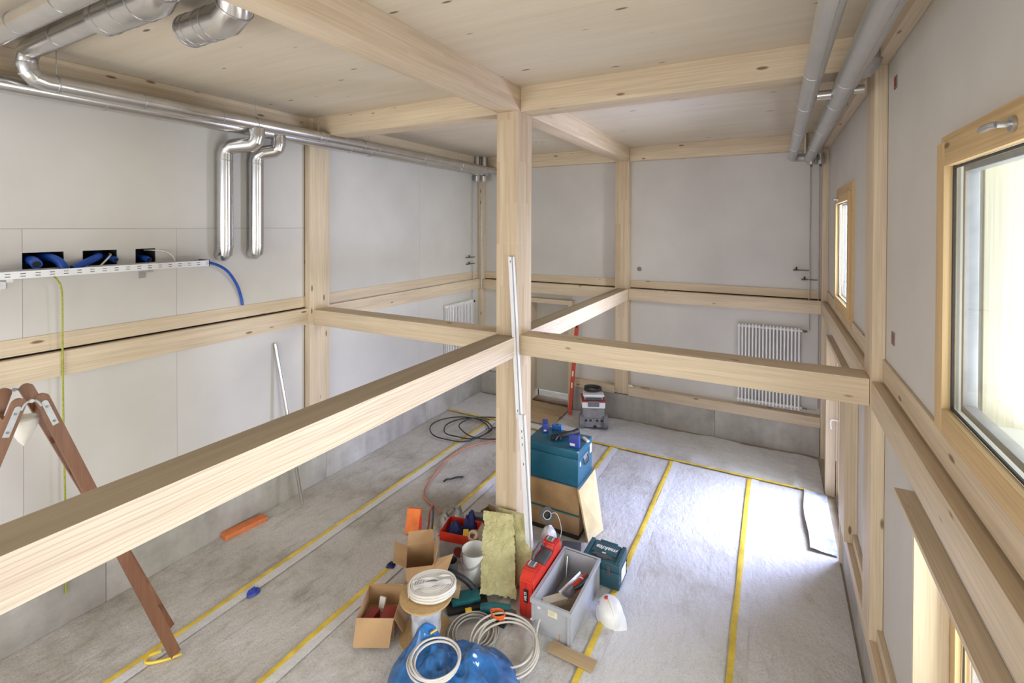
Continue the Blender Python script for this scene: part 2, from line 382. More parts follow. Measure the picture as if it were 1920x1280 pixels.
# ------------------------------------------------------------------ key dimensions (metres, floor = 0)
XL, XLF, XR, XRF = -5.82, -5.715, 0.753, 0.666
YB, YBF = 9.282, 9.139
ZC, ZCB, ZMT, ZMB = 5.207, 4.939, 2.511, 2.298
PY0, PY1, BY0 = 4.596, 4.940, 4.658       # post and cross-beam depth range
PX0, PX1 = -2.690, -2.432                 # centre post
YN = -3.0                                 # gable end behind the camera

def holes_wall(mb, const, t0, t1, u0, u1, v0, v1, holes):
    """wall slab across u,v with rectangular holes; const 'x' -> u is Y ; const 'y' -> u is X"""
    us = sorted({u0, u1, *[h[0] for h in holes], *[h[1] for h in holes]}); us = [u for u in us if u0 <= u <= u1]
    for a, b in zip(us, us[1:]):
        hs = sorted([h for h in holes if h[0] <= a+1e-6 and h[1] >= b-1e-6], key=lambda h: h[2]); z = v0
        segs = []
        for h in hs:
            if h[2] > z: segs.append((z, h[2]))
            z = max(z, h[3])
        if z < v1: segs.append((z, v1))
        for s, e in segs:
            if const == 'x': mb.box(t0, t1, a, b, s, e)
            else: mb.box(a, b, t0, t1, s, e)

# ------------------------------------------------------------------ floor, ceiling, walls
mb = MB(); mb.box(-6.3, 2.6, YN-0.4, 9.9, -0.25, 0)
build('floor', mb, M['slab'], kind='structure')
ceil = MB(); ceil.box(-6.3, 1.15, YN-0.3, 9.6, ZC+0.012, ZC+0.25)
ceil = build('ceiling', ceil, M['dark'], kind='structure')
ys = [YN-0.25, -1.03, 1.055, 3.14, 5.225, 7.31, 9.55]
for a, b in zip(ys, ys[1:]):
    mb = MB(); mb.box(-6.2, 1.1, a+0.0015, b-0.0015, ZC, ZC+0.03)
    build('ceiling_panel', mb, M['clt'], ceil)

# left wall: backing plus gypsum boards
boxes_y = [(1.686, 1.969), (2.108, 2.385), (2.543, 2.729)]
mb = MB(); holes_wall(mb, 'x', XL-0.30, XL-0.014, YN-0.3, 9.6, 0.0, ZC, [(a, b, 3.30, 3.45) for a, b in boxes_y])
wl_ = build('wall_left', mb, M['dark'], kind='structure')
mb = MB(); mb.box(XL-0.34, XL-0.305, 1.5, 3.0, 3.1, 3.6); build('box_backing', mb, M['dark'], wl_)
def panelx(x0, x1, y0, y1, z0, z1, parent, mat='gypsum', holes=None, g=0.0012):
    mb = MB()
    if holes: holes_wall(mb, 'x', x0, x1, y0+g, y1-g, z0+g, z1-g, holes)
    else: mb.box(x0, x1, y0+g, y1-g, z0+g, z1-g)
    return build('gypsum_panel', mb, M[mat], parent)
def panely(x0, x1, y0, y1, z0, z1, parent, g=0.0012, holes=None):
    mb = MB()
    if holes: holes_wall(mb, 'y', y0, y1, x0+g, x1-g, z0+g, z1-g, holes)
    else: mb.box(x0+g, x1-g, y0, y1, z0+g, z1-g)
    return build('gypsum_panel', mb, M['gypsum'], parent)
sp = [(-3.2, -0.815), (-0.815, 0.435), (0.435, 1.685), (1.685, 2.935), (2.935, 4.59)]
for a, b in sp:
    panelx(XL-0.014, XL, a, b, 2.555, 3.662, wl_, holes=[(max(a, p), min(b, q), 3.30, 3.45) for p, q in boxes_y if p < b and q > a])
    panelx(XL-0.014, XL, a, b, 0.46, 2.50, wl_)
for a, b in ((-3.2, 0.4), (0.4, 4.59)): panelx(XL-0.014, XL, a, b, 3.662, ZCB+0.05, wl_)
for a, b in ((4.95, 7.1), (7.1, 9.28)):
    panelx(XL-0.014, XL, a, b, 2.53, ZCB+0.05, wl_); panelx(XL-0.014, XL, a, b, 0.46, 2.50, wl_)

# back wall with the doorway
mb = MB(); holes_wall(mb, 'y', YB+0.014, YB+0.30, -6.2, 1.05, 0.0, ZC, [(-4.52, -3.64, -0.1, 2.12)])
wb_ = build('wall_back', mb, M['dark'], kind='structure')
panely(XL, PX0, YB, YB+0.014, 2.53, ZCB+0.05, wb_)
panely(PX0, 0.75, YB, YB+0.014, 2.53, ZCB+0.05, wb_)
panely(XL, -4.52, YB, YB+0.014, 0.46, 2.50, wb_)
panely(-3.64, PX0, YB, YB+0.014, 0.46, 2.50, wb_)
panely(-4.52, -3.64, YB, YB+0.014, 2.12, 2.50, wb_)
panely(PX0, 0.75, YB, YB+0.014, 0.46, 2.50, wb_)

# right wall
H_R = [(1.38, 3.0, 2.80, 4.03), (6.44, 7.66, 2.76, 4.04), (6.40, 7.90, 0.0, 2.14), (1.0, 3.742, 0.70, 2.07), (-2.7, -0.6, 2.75, 4.3)]
mb = MB(); holes_wall(mb, 'x', XR+0.014, XR+0.27, YN-0.3, 9.6, 0.0, ZC, H_R)
wr_ = build('wall_right', mb, M['plasterout'], kind='structure')
for a, b, z0, z1 in ((YN-.2, PY0, 2.53, 5.0), (PY1, YB, 2.53, 5.0), (YN-.2, PY0, 0.5, 2.5), (PY1, 6.4, 0.5, 2.5), (6.4, 7.9, 2.14, 2.5), (7.9, YB, 0.5, 2.5)):
    panelx(XR, XR+0.014, a, b, z0, z1, wr_, holes=[(max(a, h[0]), min(b, h[1]), h[2], h[3]) for h in H_R if h[0] < b and h[1] > a and h[2] < z1 and h[3] > z0])
# gable end behind the camera, one big opening added for fill light
mb = MB(); holes_wall(mb, 'y', YN-0.3, YN, -6.2, 1.1, 0.0, ZC, [(-5.6, 0.4, 0.9, 4.9)])
build('wall_front', mb, M['gypsum'], kind='structure')

# concrete upstands
def plinth(name, x0, x1, y0, y1, z1):
    mb = MB(); mb.box(x0, x1, y0, y1, 0, z1, bev=0.004); return build(name, mb, M['concrete'], kind='structure')
ys = [YN, -0.4, 2.25, 4.9, 7.2, 9.28]
pl = thing('baseboard_left', None, None, kind='structure')
for a, b in zip(ys, ys[1:]):
    mb = MB(); mb.box(XL-0.05, -5.742, a+0.002, b-0.002, 0, 0.455, bev=0.003); build('concrete_upstand', mb, M['concrete'], pl)
plb = thing('baseboard_back', None, None, kind='structure')
for a, b in ((-5.742, -4.60), (-3.56, -0.9), (-0.9, 0.66)):
    mb = MB(); mb.box(a+0.002, b-0.002, YBF+0.015, YB+0.1, 0, 0.475, bev=0.003); build('concrete_upstand', mb, M['concrete'], plb)
plinth('baseboard_right', XRF+0.01, XR+0.1, YN, 6.38, 0.36)

# ------------------------------------------------------------------ timber frame
NT = [0]
def timber(name, x0, x1, y0, y1, z0, z1, mat, label, cat, group=None):
    mb = MB(); mb.box(x0, x1, y0, y1, z0, z1, bev=0.004)
    if mat == 'ash_y':
        for f in mb.b.faces:
            f.normal_update()
            if abs(f.normal.z) > 0.9 and f.calc_center_median().z > z1-0.001: f.material_index = 1
    return build(name, mb, [M[mat], M['dusty_y']] if mat == 'ash_y' else M[mat], None, label, cat, group)
P = 'timber_post'; B = 'timber_beam'
timber(P, PX0, PX1, PY0, PY1, 0, ZCB, 'glulam_z', 'tall glued-laminated post in the middle of the room', 'post')
timber(P, XL+0.001, XLF, PY0, PY1, 0.46, ZC-0.001, 'wood_z', 'knotty timber post against the left wall between its two bays', 'post')
timber(P, XRF, XR-0.001, PY0, PY1, 0.50, ZCB, 'wood_z', 'cracked timber post on the right wall between the two upper windows', 'post')
timber(P, PX0-0.005, PX1, YBF-0.01, YB-0.001, 0.50, ZCB, 'glulam_z', 'timber post in the middle of the back wall', 'post')
timber(P, XL+0.001, XL+0.10, YBF, YB-0.001, 0.46, ZCB, 'wood_z', 'slim timber post in the back left corner behind the riser pipes', 'post')
timber(P, XRF, XR-0.001, YBF-0.02, YB-0.001, 0.0, ZCB, 'wood_z', 'slim timber post in the back right corner beside the riser pipes', 'post')
timber(B, PX0, PX1, YN, PY0-0.003, ZMB, ZMT, 'ash_y', 'planed mid-height beam running from the foreground left to the centre post', 'beam')
timber(B, PX0+0.03, PX1-0.01, PY1+0.002, YBF-0.012, ZMB, ZMT, 'ash_y', 'mid-height beam from the centre post to the back wall', 'beam')
timber(B, XLF+0.002, PX0-0.002, BY0, PY1, ZMB, ZMT, 'wood_x', 'mid-height cross beam between the left wall post and the centre post', 'beam')
timber(B, PX1+0.003, XRF-0.003, BY0, PY1, ZMB, ZMT, 'wood_x', 'mid-height cross beam between the centre post and the right wall', 'beam')
timber(B, PX0, PX1, YN, PY1, ZCB, ZC, 'glulam_y', 'ceiling beam coming forward overhead from the centre post', 'beam')
timber(B, PX0+0.02, PX1, PY1+0.002, YBF-0.002, ZCB, ZC, 'glulam_y', 'ceiling beam from the centre post to the back wall', 'beam')
timber(B, XLF+0.002, PX0-0.002, BY0, PY1, ZCB, ZC, 'wood_x', 'ceiling cross beam above the left mid-height beam', 'beam')
timber(B, PX1+0.003, XRF-0.003, BY0, PY1, ZCB, ZC, 'wood_x', 'ceiling cross beam above the right mid-height beam', 'beam')
# wall plates: [name, x0,x1,y0,y1,z0,z1,mat,label]
for a in (
 (XL+0.001, -5.745, YN, PY0-0.002, 2.312, 2.535, 'wood_y', 'lower wall rail left of the left wall post, under the cable tray'),
 (XL+0.001, -5.745, PY1+0.002, YBF, 2.312, 2.535, 'wood_y', 'lower wall rail of the far left bay above the left radiator'),
 (XL+0.001, XL+0.012, YN, PY0-0.002, 2.552, 2.70, 'wood_y', 'upper wall rail left of the left wall post, under the cable tray'),
 (XL+0.001, XL+0.012, PY1+0.002, YBF, 2.552, 2.70, 'wood_y', 'upper wall rail of the far left bay'),
 (XL+0.001, XL+0.075, YN, PY0-0.002, ZCB+0.02, ZC-0.001, 'wood_y', 'ceiling-edge beam on the left wall in front of the left wall post'),
 (XL+0.001, XL+0.075, PY1+0.002, YBF, ZCB+0.02, ZC-0.001, 'wood_y', 'ceiling-edge beam on the left wall at the far end'),
 (XL+0.102, PX0-0.008, YBF, YB-0.001, ZMB, ZMT, 'wood_x', 'lower rail of the back wall above the doorway'),
 (PX1+0.002, XRF-0.002, YBF, YB-0.001, ZMB, ZMT, 'wood_x', 'lower knotty rail of the back wall above the right radiator'),
 (XL+0.102, PX0-0.008, YB-0.03, YB-0.001, 2.53, 2.675, 'wood_x', 'upper rail of the back wall left of the back wall post'),
 (PX1+0.002, XRF-0.002, YB-0.03, YB-0.001, 2.53, 2.665, 'wood_x', 'upper rail of the back wall right of the back wall post'),
 (XL+0.102, PX0+0.018, YBF, YB-0.001, ZCB, ZC-0.001, 'wood_x', 'ceiling-edge beam on the back wall left of its post'),
 (PX1+0.002, XR, YBF, YB-0.001, ZCB, ZC-0.001, 'wood_x', 'ceiling-edge beam on the back wall right of its post'),
 (-3.56, PX0-0.01, YBF-0.012, YB-0.001, 0.48, 0.622, 'wood_x', 'bottom rail of the back wall between the doorway and its post'),
 (PX1+0.002, XRF-0.002, YBF-0.012, YB-0.001, 0.48, 0.645, 'wood_x', 'bottom rail of the back wall under the right radiator'),
 (XRF, XR-0.001, YN, PY0-0.002, ZMB, ZMT, 'wood_y', 'thick lower rail of the right wall in the foreground'),
 (XRF, XR-0.001, PY1+0.002, YBF-0.022, ZMB, ZMT, 'wood_y', 'thick lower rail of the far right bay above the terrace door'),
 (XR-0.02, XR-0.001, YN, PY0-0.002, 2.53, 2.69, 'wood_y', 'upper rail of the right wall in the foreground under the large window'),
 (XR-0.02, XR-0.001, PY1+0.002, YBF-0.022, 2.53, 2.69, 'wood_y', 'upper rail of the right wall under the small far window'),
 (XRF, XR-0.001, YN, PY0+0.15, ZCB, ZC-0.001, 'wood_y', 'ceiling-edge beam on the right wall in the foreground'),
 (XRF, XR-0.001, PY1-0.1, YBF-0.001, ZCB, ZC-0.001, 'wood_y', 'ceiling-edge beam on the right wall at the far end'),
 (XRF, XR-0.001, YN, 6.38, 0.362, 0.50, 'wood_y', 'floor-level sill beam along the right wall'),
 (XR-0.04, XR, PY1+0.002, 5.9, 0.502, 0.60, 'wood_y', 'short bottom rail between the right wall post and the terrace door'),
 (XR-0.04, XR, YN, PY0-0.002, 0.502, 0.60, 'wood_y', 'bottom rail of the right wall beneath the lower near window'),
 (XL+0.001, -5.752, YN, PY0-0.002, 0.456, 0.60, 'wood_y', 'bottom rail of the left wall behind the foreground beam'),
 ):
    timber('wall_rail' if a[5]-a[4] < 0.25 or 1 else B, a[0], a[1], a[2], a[3], a[4], a[5], a[6], a[7], 'rail')

# ------------------------------------------------------------------ windows and doors
def window(name, y0, y1, z0, z1, xc, cas=0.10, sash=0.115, handle=None, handle_end=False):
    """opening casing with a sash; y0..y1,z0..z1 = visible glass opening; xc = face of the sash towards the room"""
    t = thing(name, None, None, (xc, (y0+y1)/2, z0), kind='structure')
    s0, s1, t0, t1 = y0-sash, y1+sash, z0-sash, z1+sash
    c0, c1, d0, d1 = s0-cas, s1+cas, t0-cas, t1+cas
    xf = xc+0.025
    for a in ((c0, s0-0.006, d0, d1, 'frame_z'), (s1+0.006, c1, d0, d1, 'frame_z'), (s0-0.006, s1+0.006, t1+0.006, d1, 'frame_y'), (s0-0.006, s1+0.006, d0, t0-0.006, 'frame_y')):
        mb = MB(); mb.box(xf, xf+0.07, a[0], a[1], a[2], a[3], bev=0.003); build('casing', mb, M[a[4]], t)
    for a in ((s0, y0, t0, t1, 'frame_z'), (y1, s1, t0, t1, 'frame_z'), (y0, y1, z1, t1, 'frame_y'), (y0, y1, t0, z0, 'frame_y')):
        mb = MB(); mb.box(xc, xc+0.032, a[0], a[1], a[2], a[3], bev=0.002); build('sash_rail', mb, M[a[4]], t)
    g = 0.012
    for a in ((y0, y0+g, z0, z1), (y1-g, y1, z0, z1), (y0+g, y1-g, z1-g, z1), (y0+g, y1-g, z0, z0+g)):
        mb = MB(); mb.box(xc+0.033, xc+0.041, a[0], a[1], a[2], a[3]); build('gasket', mb, M['spacer'], t)
    for a in ((y0+0.001, y0+0.03, z0, z1), (y1-0.03, y1-0.001, z0, z1), (y0+.03, y1-.03, z1-0.03, z1-0.001), (y0+.03, y1-.03, z0+0.001, z0+0.035)):
        mb = MB(); mb.box(xc+0.068, xc+0.12, a[0], a[1], a[2], a[3], bev=0.004); build('outer_frame', mb, M['outer_frame'], t, 'grey metal outer frame')
    mb = MB(); mb.box(xc+0.046, xc+0.054, y0+0.002, y1-0.002, z0+0.002, z1-0.002); build('pane', mb, M['glass'], t)
    if handle:
        hy, hz, dy, dz = handle
        mb = MB(); mb.cyl((xc-0.001, hy, hz), (xc-0.012, hy, hz), 0.026); mb.cyl((xc-0.012, hy, hz), (xc-0.045, hy, hz), 0.011)
        L = 0.13
        mb.tube([(xc-0.045, hy, hz), (xc-0.056, hy+dy*0.02, hz+dz*0.02), (xc-0.058, hy+dy*0.07, hz+dz*0.07), (xc-0.05, hy+dy*L, hz+dz*L)], [0.011, 0.012, 0.012, 0.008], n=12, sub=4)
        build('handle', mb, M['steel'], t, 'metal lever handle')
    return t
window('window_1', 1.42, 2.955, 2.85, 3.985, 0.695, cas=0.0405, sash=0.115, handle=(2.20, 4.045, 1, 0))
window('window_2', 6.48, 7.62, 2.80, 4.0, 0.705, cas=0.10, sash=0.10, handle=(7.35, 4.05, 0.85, 0.02))
window('window_3', 1.15, 3.63, 0.80, 2.03, 0.925, cas=0.02, sash=0.10)

# pale timber lining of the window recesses and cladding of the outer wall
def lining(y, x0, x1, z0, z1, nm='trim_1', mat='pale_z'):
    mb = MB(); mb.box(x0, x1, y, y+0.02, z0, z1, bev=0.002); return build(nm, mb, M[mat], kind='structure')
lining(2.978, 0.845, 1.10, 2.80, 4.03, 'trim_1')
lining(3.72, 0.755, 0.92, 0.5, 2.055, 'trim_2', 'wood_z')
lining(3.70, 1.05, 1.75, -0.1, 2.40, 'trim_3')
# shelf-like head board over the lower near window, and its reveal board below
mb = MB(); mb.box(0.655, 0.752, 0.9, 3.72, 2.075, 2.105, bev=0.003)
build('trim_4', mb, M['wood_y'], kind='structure')
# terrace door in the right wall
D = thing('door_1', None, None, (0.77, 7.1, 0), kind='structure')
mb = MB(); mb.box(0.64, 0.752, 7.905, 8.02, 0.0, 2.20, bev=0.003); build('far_jamb', mb, M['wood_z'], D)
mb = MB(); mb.box(0.642, 0.752, 5.91, 6.395, 0.502, 2.20, bev=0.003); build('near_jamb', mb, M['wood_z'], D)
mb = MB(); mb.box(0.648, 0.752, 6.375, 6.398, 0.0, 0.502, bev=0.002); build('sill_end_board', mb, M['wood_z'], D)
mb = MB(); mb.box(0.645, 0.752, 6.398, 7.902, 2.14, 2.20, bev=0.003); build('head', mb, M['wood_y'], D)
for a in ((6.40, 6.52, 0.03, 2.13), (7.78, 7.90, 0.03, 2.13), (6.52, 7.78, 2.02, 2.13), (6.52, 7.78, 0.03, 0.14)):
    mb = MB(); mb.box(0.775, 0.84, a[0], a[1], a[2], a[3], bev=0.003); build('sash_rail', mb, M['frame_z'], D)
mb = MB(); mb.box(0.80, 0.808, 6.52, 7.78, 0.14, 2.02); build('pane', mb, M['glass'], D)
mb = MB(); mb.cyl((0.775, 7.84, 1.08), (0.735, 7.84, 1.08), 0.012); mb.tube([(0.735, 7.84, 1.08), (0.705, 7.84, 1.075), (0.690, 7.84, 1.05), (0.692, 7.84, 0.99), (0.70, 7.84, 0.95)], 0.010, n=10, sub=4)
build('handle', mb, M['white_plastic'], D, 'white lever handle')
mb = MB(); mb.box(0.755, 1.05, 6.40, 7.90, -0.05, 0.028); build('threshold', mb, M['outer_frame'], D)
# doorway in the back wall
D = thing('door_2', None, None, (-4.08, YB, 0), kind='structure')
mb = MB(); mb.box(-3.66, -3.575, 9.13, 9.50, 0.0, 2.19, bev=0.003); build('jamb', mb, M['wood_z'], D)
mb = MB(); mb.box(-4.60, -4.505, 9.13, 9.50, 0.0, 2.19, bev=0.003); build('jamb', mb, M['wood_z'], D)
mb = MB(); mb.box(-4.505, -3.66, 9.13, 9.50, 2.10, 2.19, bev=0.003); build('head', mb, M['wood_x'], D)
mb = MB(); mb.box(-4.50, -3.665, 9.40, 9.44, 0.20, 2.095, bev=0.003); build('door_leaf', mb, M['leaf'], D)
mb = MB(); mb.box(-4.50, -3.665, 9.22, 9.50, 0.0, 0.035, bev=0.003); build('threshold', mb, M['threshold'], D)

# outside: ground and a neighbouring pale timber facade
mb = MB(); mb.box(1.10, 40, -20, 40, -0.3, -0.12); build('ground_outside', mb, M['grass'], kind='structure')
mb = MB(); mb.box(-12, 1.05, 9.65, 30, -0.3, -0.02); build('ground_behind_house', mb, M['grass'], kind='structure')

# ------------------------------------------------------------------ floor covering: lapped fleece lanes with yellow tape
lanes = [(-5.738, -4.70, 'fleece_dirty', 'dusty fleece lane along the left concrete upstand'), (-4.70, -3.62, 'fleece_dirty', 'dusty fleece lane second from the left wall'),
         (-3.62, -2.37, 'fleece_mid', 'fleece lane under the centre post and most of the tool pile'), (-2.37, -1.39, 'fleece_mid', 'fleece lane just right of the centre post, under the grey crate'),
         (-1.39, -0.30, 'fleece_clean', 'clean fleece lane right of the white helmet'), (-0.30, 0.655, 'fleece_mid', 'fleece lane along the right wall by the terrace door')]
for i, (a, b, m, lab) in enumerate(lanes):
    y0, y1 = YN+0.02, (7.90 if i else 7.93)
    def fn(u, v, a=a, b=b, i=i):
        x = a+(b-a)*u+ (0.05 if u == 1 and i < 5 else 0); y = y0+(y1-y0)*v
        z = 0.004+0.0015*i*0.5+0.006*max(0, noise.noise(Vector((x*2.3, y*1.7, i*3.1))))+0.004*noise.noise(Vector((x*9, y*7, 1)))**2
        if i >= 3: z += 0.030*max(0, 0.10-abs(noise.noise(Vector((x*1.6+y*0.5, y*0.8-x*0.6, 4+i)))))
        return (x, y, z)
    mb = MB(); mb.grid(fn, 40, 300)
    lane = build('floor_fleece', mb, M[m], None, lab, 'floor covering', ang=80)
    if 0 < i:
        def fn(u, v, a=a): x = a+0.02+0.10*u+0.015*noise.noise(Vector((v*9, a, u))); return (x, y0+(y1-y0)*v, 0.0225+0.003*noise.noise(Vector((x*20, v*40, a)))-0.006*u)
        mb = MB(); mb.grid(fn, 3, 160); build('lap_edge', mb, M['fleece_clean'], lane, 'cleaner lapped edge beside the tape', ang=80)
def fn(u, v):
    x = -5.735+6.365*u; yb = 9.08+0.03*math.sin(x*5)-0.05*max(0, x+0.5)+0.02*noise.noise(Vector((x*6, 0, 0)))
    y = 7.86+(yb-7.86)*v
    z = 0.010+0.02*max(0, noise.noise(Vector((x*2.3, y*2.7, 9))))+0.008*noise.noise(Vector((x*9, y*9, 1)))
    cr = max(0, 1-math.hypot((x-0.30)/0.10, (y-8.2-(x-.3)*2)/0.9)); z += 0.07*cr**1.5
    return (x, y, max(z, 0.006))
mb = MB(); mb.grid(fn, 150, 36); build('floor_fleece', mb, M['fleece_clean'], None, 'wrinkled fleece strip along the foot of the back wall', 'floor covering', ang=80)
def fn(u, v):   # loose end turned over at the terrace door
    x = 0.37+0.27*u; y = 6.45+1.42*v
    z = 0.030+0.012*noise.noise(Vector((x*8, y*3, 2)))+0.02*(1-u)**2
    return (x+0.015*math.sin(y*5), y, z+0.015*math.sin(v*3.1))
mb = MB(); mb.grid(fn, 14, 40); build('fleece_flap', mb, M['flapfilm'], None, 'smooth white flap of fleece folded up at the terrace door', 'floor covering', ang=80)
T = [('x', -4.70, -2.9, 7.88, 'long yellow tape strip nearest the left wall'), ('x', -3.62, -2.9, 7.80, 'long yellow tape strip passing left of the tool pile'),
     ('x', -2.37, 5.6, 7.86, 'yellow tape strip running back from beside the teal metal case'), ('x', -1.39, -2.9, 7.84, 'long yellow tape strip passing the white helmet'),
     ('x', -0.30, -2.9, 7.84, 'long yellow tape strip nearest the right wall'), ('y', 7.88, -5.70, 0.50, 'yellow tape strip crossing the floor parallel to the back wall')]
for ax, c, a, b, lab in T:
    def fn(u, v, ax=ax, c=c, a=a, b=b):
        w = 0.026+0.003*noise.noise(Vector((v*30, c, 0))); l_ = a+(b-a)*v; o = c+w*(2*u-1)+0.008*noise.noise(Vector((l_*1.3, c, 2)))
        z = 0.036-0.004*abs(2*u-1) if ax == 'y' else 0.026-0.003*abs(2*u-1)
        return (o, l_, z) if ax == 'x' else (l_, o, z)
    mb = MB(); mb.grid(fn, 4, 160); build('tape_strip', mb, M['tape'], None, lab, 'tape', ang=80)
# paper pieces near the doorway
def sheet(name, pts, z, mat, lab, cat, amp=0.02, seed=0):
    a, b, c, d = [Vector((p[0], p[1], z)) for p in pts]
    def fn(u, v):
        p = (a*(1-u)+b*u)*(1-v)+(d*(1-u)+c*u)*v; p.z = z+amp*abs(noise.noise(Vector((p.x*7, p.y*7, seed)))); return p
    mb = MB(); mb.grid(fn, 16, 16); return build(name, mb, M[mat], None, lab, cat, ang=80)
sheet('floor_paper', [(-4.5, 8.15), (-3.55, 8.1), (-3.6, 9.05), (-4.55, 9.1)], 0.035, 'cutboard', 'brown crumpled paper sheet on the floor at the doorway', 'paper', 0.05)

# ------------------------------------------------------------------ ducts
def seam(parent, p, d, r, mat='steel'):
    p = Vector(p); d = Vector(d).normalized(); mb = MB(); mb.cyl(p-d*0.005, p+d*0.005, r+0.0035, n=28)
    return build('seam_ring', mb, M[mat], parent)
def elbow(c, a, b, r, n=3):
    """corner point c, incoming point direction a -> c -> b, segmented elbow points"""
    c, a, b = Vector(c), Vector(a), Vector(b); p0 = c-a*r; p2 = c+b*r; ce = c-a*r+b*r
    out = []
    for i in range(n+1):
        t = PI/2*i/n; out.append(ce-b*r*math.cos(t)+a*r*math.sin(t))
    return out
def duct(name, pts, r, mat, lab, seams, cat='duct', n=26, rings=True, hang=(), endcap=0):
    t = thing(name, lab, cat, tuple(pts[0]))
    mb = MB(); mb.tube(pts, r, n=n); build('duct_run', mb, M[mat], t, ang=25)
    for p, d in seams: seam(t, p, d, r, 'steel')
    for x, y, z in hang:
        mb = MB(); mb.cyl((x, y, z), (x, y, ZC), 0.004, n=8); build('hanger_rod', mb, M['steel'], t)
        mb = MB(); mb.tube([(x+(r+.004)*math.cos(a*PI/12), y, z-r+(r+.004)*math.sin(a*PI/12)) for a in range(24)], 0.004, n=6, closed=True); build('pipe_clamp', mb, M['steel'], t)
    return t
Xv, Yv, Zv = Vector((1, 0, 0)), Vector((0, 1, 0)), Vector((0, 0, 1))
XA, ZA, XB_, ZB_ = -5.42, 4.90, -5.60, 4.86
e1 = elbow((XA, 1.60, ZA), -Yv, Zv, 0.12); e2 = elbow((XA, 1.60, 5.125), Zv, Xv, 0.10)
pts = [(XA, 9.25, ZA)]+e1+e2+[(-4.02, 1.575, 5.11)]
duct('ventilation_duct', pts, 0.073, 'duct', 'shiny duct on the left wall with a bend under the ceiling, front of the pair',
     [((XA, y, ZA), Yv) for y in (1.80, 2.44, 3.20, 4.60, 5.6, 6.7, 7.8, 8.7)]+[(e1[1], (e1[2]-e1[0])), (e1[2], (e1[3]-e1[1])), (e1[3], Zv), ((-4.75, 1.585, 5.12), Xv)],
     hang=((XA, 1.79, ZA+.073), (XA, 3.60, ZA+.073), (XA, 4.50, ZA+.073), (XA, 5.3, ZA+.073), (XA, 7.85, ZA+.073)))
e3 = elbow((XB_, 1.315, ZB_), -Yv, Zv, 0.11); e4 = elbow((XB_, 1.315, 5.09), Zv, Xv, 0.10)
duct('ventilation_duct', [(XB_, 9.1, ZB_)]+e3+e4+[(-2.75, 1.32, 5.09)], 0.075, 'duct', 'shiny duct along the left wall directly behind the front one, bend at the photo edge',
     [((XB_, y, ZB_), Yv) for y in (2.2, 3.3, 5.2, 7.0)]+[((-4.6, 1.315, 5.09), Xv), ((-3.9, 1.315, 5.09), Xv)],
     hang=((XB_, 5.6, ZB_+.075), (XB_, 8.05, ZB_+.075)))
# two larger silencer bends above the foreground
e5 = elbow((-3.22, 1.575, 5.09), Xv, (Zv*0.75+Xv*0.3-Yv*0.55).normalized(), 0.13, 2)
duct('duct_silencer', [(-4.03, 1.575, 5.095), (-4.0, 1.575, 5.095)]+e5+[e5[-1]+(Zv*0.75+Xv*0.3-Yv*0.55)*0.25], 0.108, 'duct', 'wide duct section with a bend under the ceiling, left of the two',
     [((-3.95, 1.575, 5.095), Xv), ((-3.72, 1.575, 5.095), Xv), ((-3.5, 1.575, 5.09), Xv), (e5[1], e5[2]-e5[0])])
e6 = elbow((-3.02, 1.90, 5.05), Xv, (Zv*0.9+Xv*0.2-Yv*0.3).normalized(), 0.14, 2)
duct('duct_silencer', [(-3.60, 1.90, 5.05)]+e6+[e6[-1]+(Zv*0.9+Xv*0.2-Yv*0.3)*0.3], 0.108, 'duct', 'wide duct stub with an open end and a bend, right of the two',
     [((-3.58, 1.90, 5.05), Xv), ((-3.52, 1.90, 5.05), Xv), ((-3.38, 1.90, 5.05), Xv), ((-3.30, 1.90, 5.05), Xv), (e6[1], e6[2]-e6[0]), (e6[-1], (Zv*0.9+Xv*0.2-Yv*0.3))])
# drops on the left wall
for i, (yt, yb, lab) in enumerate(((3.62, 3.415, 'vertical duct drop on the left wall nearer the cable tray'), (4.00, 3.81, 'vertical duct drop on the left wall nearer the wall post'))):
    x = XA if i == 0 else XB_+0.04
    zt = 4.66 if i == 0 else 4.64; r = 0.086
    pts = [(x, yt, ZA-0.05), (x, yt, zt+0.09), (x-0.012, yt-0.01, zt+0.035), (x-0.05, yt-0.03, zt), (-5.66, yb+0.04, zt-0.03), (-5.71, yb+0.01, zt-0.07), (-5.725, yb, zt-0.13), (-5.725, yb, 3.43), (-5.735, yb, 3.375), (-5.785, yb, 3.345)]
    t = duct('duct_drop', pts, r, 'duct', lab, [((-5.725, yb, 4.46), Zv), ((-5.725, yb, 3.45), Zv), ((x, yt, zt+0.10), Zv)])
# right-hand ceiling ducts
RD = [(0.24, 4.80, 0.062, 'slim grey ceiling duct along the right wall, farther from the wall'), (0.475, 4.80, 0.076, 'thicker grey ceiling duct along the right wall, next to the wall')]
for i, (x, z, r, lab) in enumerate(RD):
    if i == 0: pts = [(x, YN+0.1, z), (x, 8.85, z)]+elbow((x, 8.97, z-0.0), Yv, Xv, 0.10)+[(0.47, 8.97, z)]
    else: pts = [(x, YN+0.1, z), (x, 8.98, z), (x, 9.03, z-0.02)]
    t = duct('ceiling_duct', pts, r, 'duct_dull', lab, [((x, y, z), Yv) for y in (-0.5, 1.2, 4.05+0.3*i, 5.1, 6.4, 7.7)])
    mb = MB()   # folded seam on the underside
    mb.box(x+0.015, x+0.019, YN+0.1, 8.85, z-r-0.002, z-r+0.012); build('seam_strip', mb, M['steel'], t)
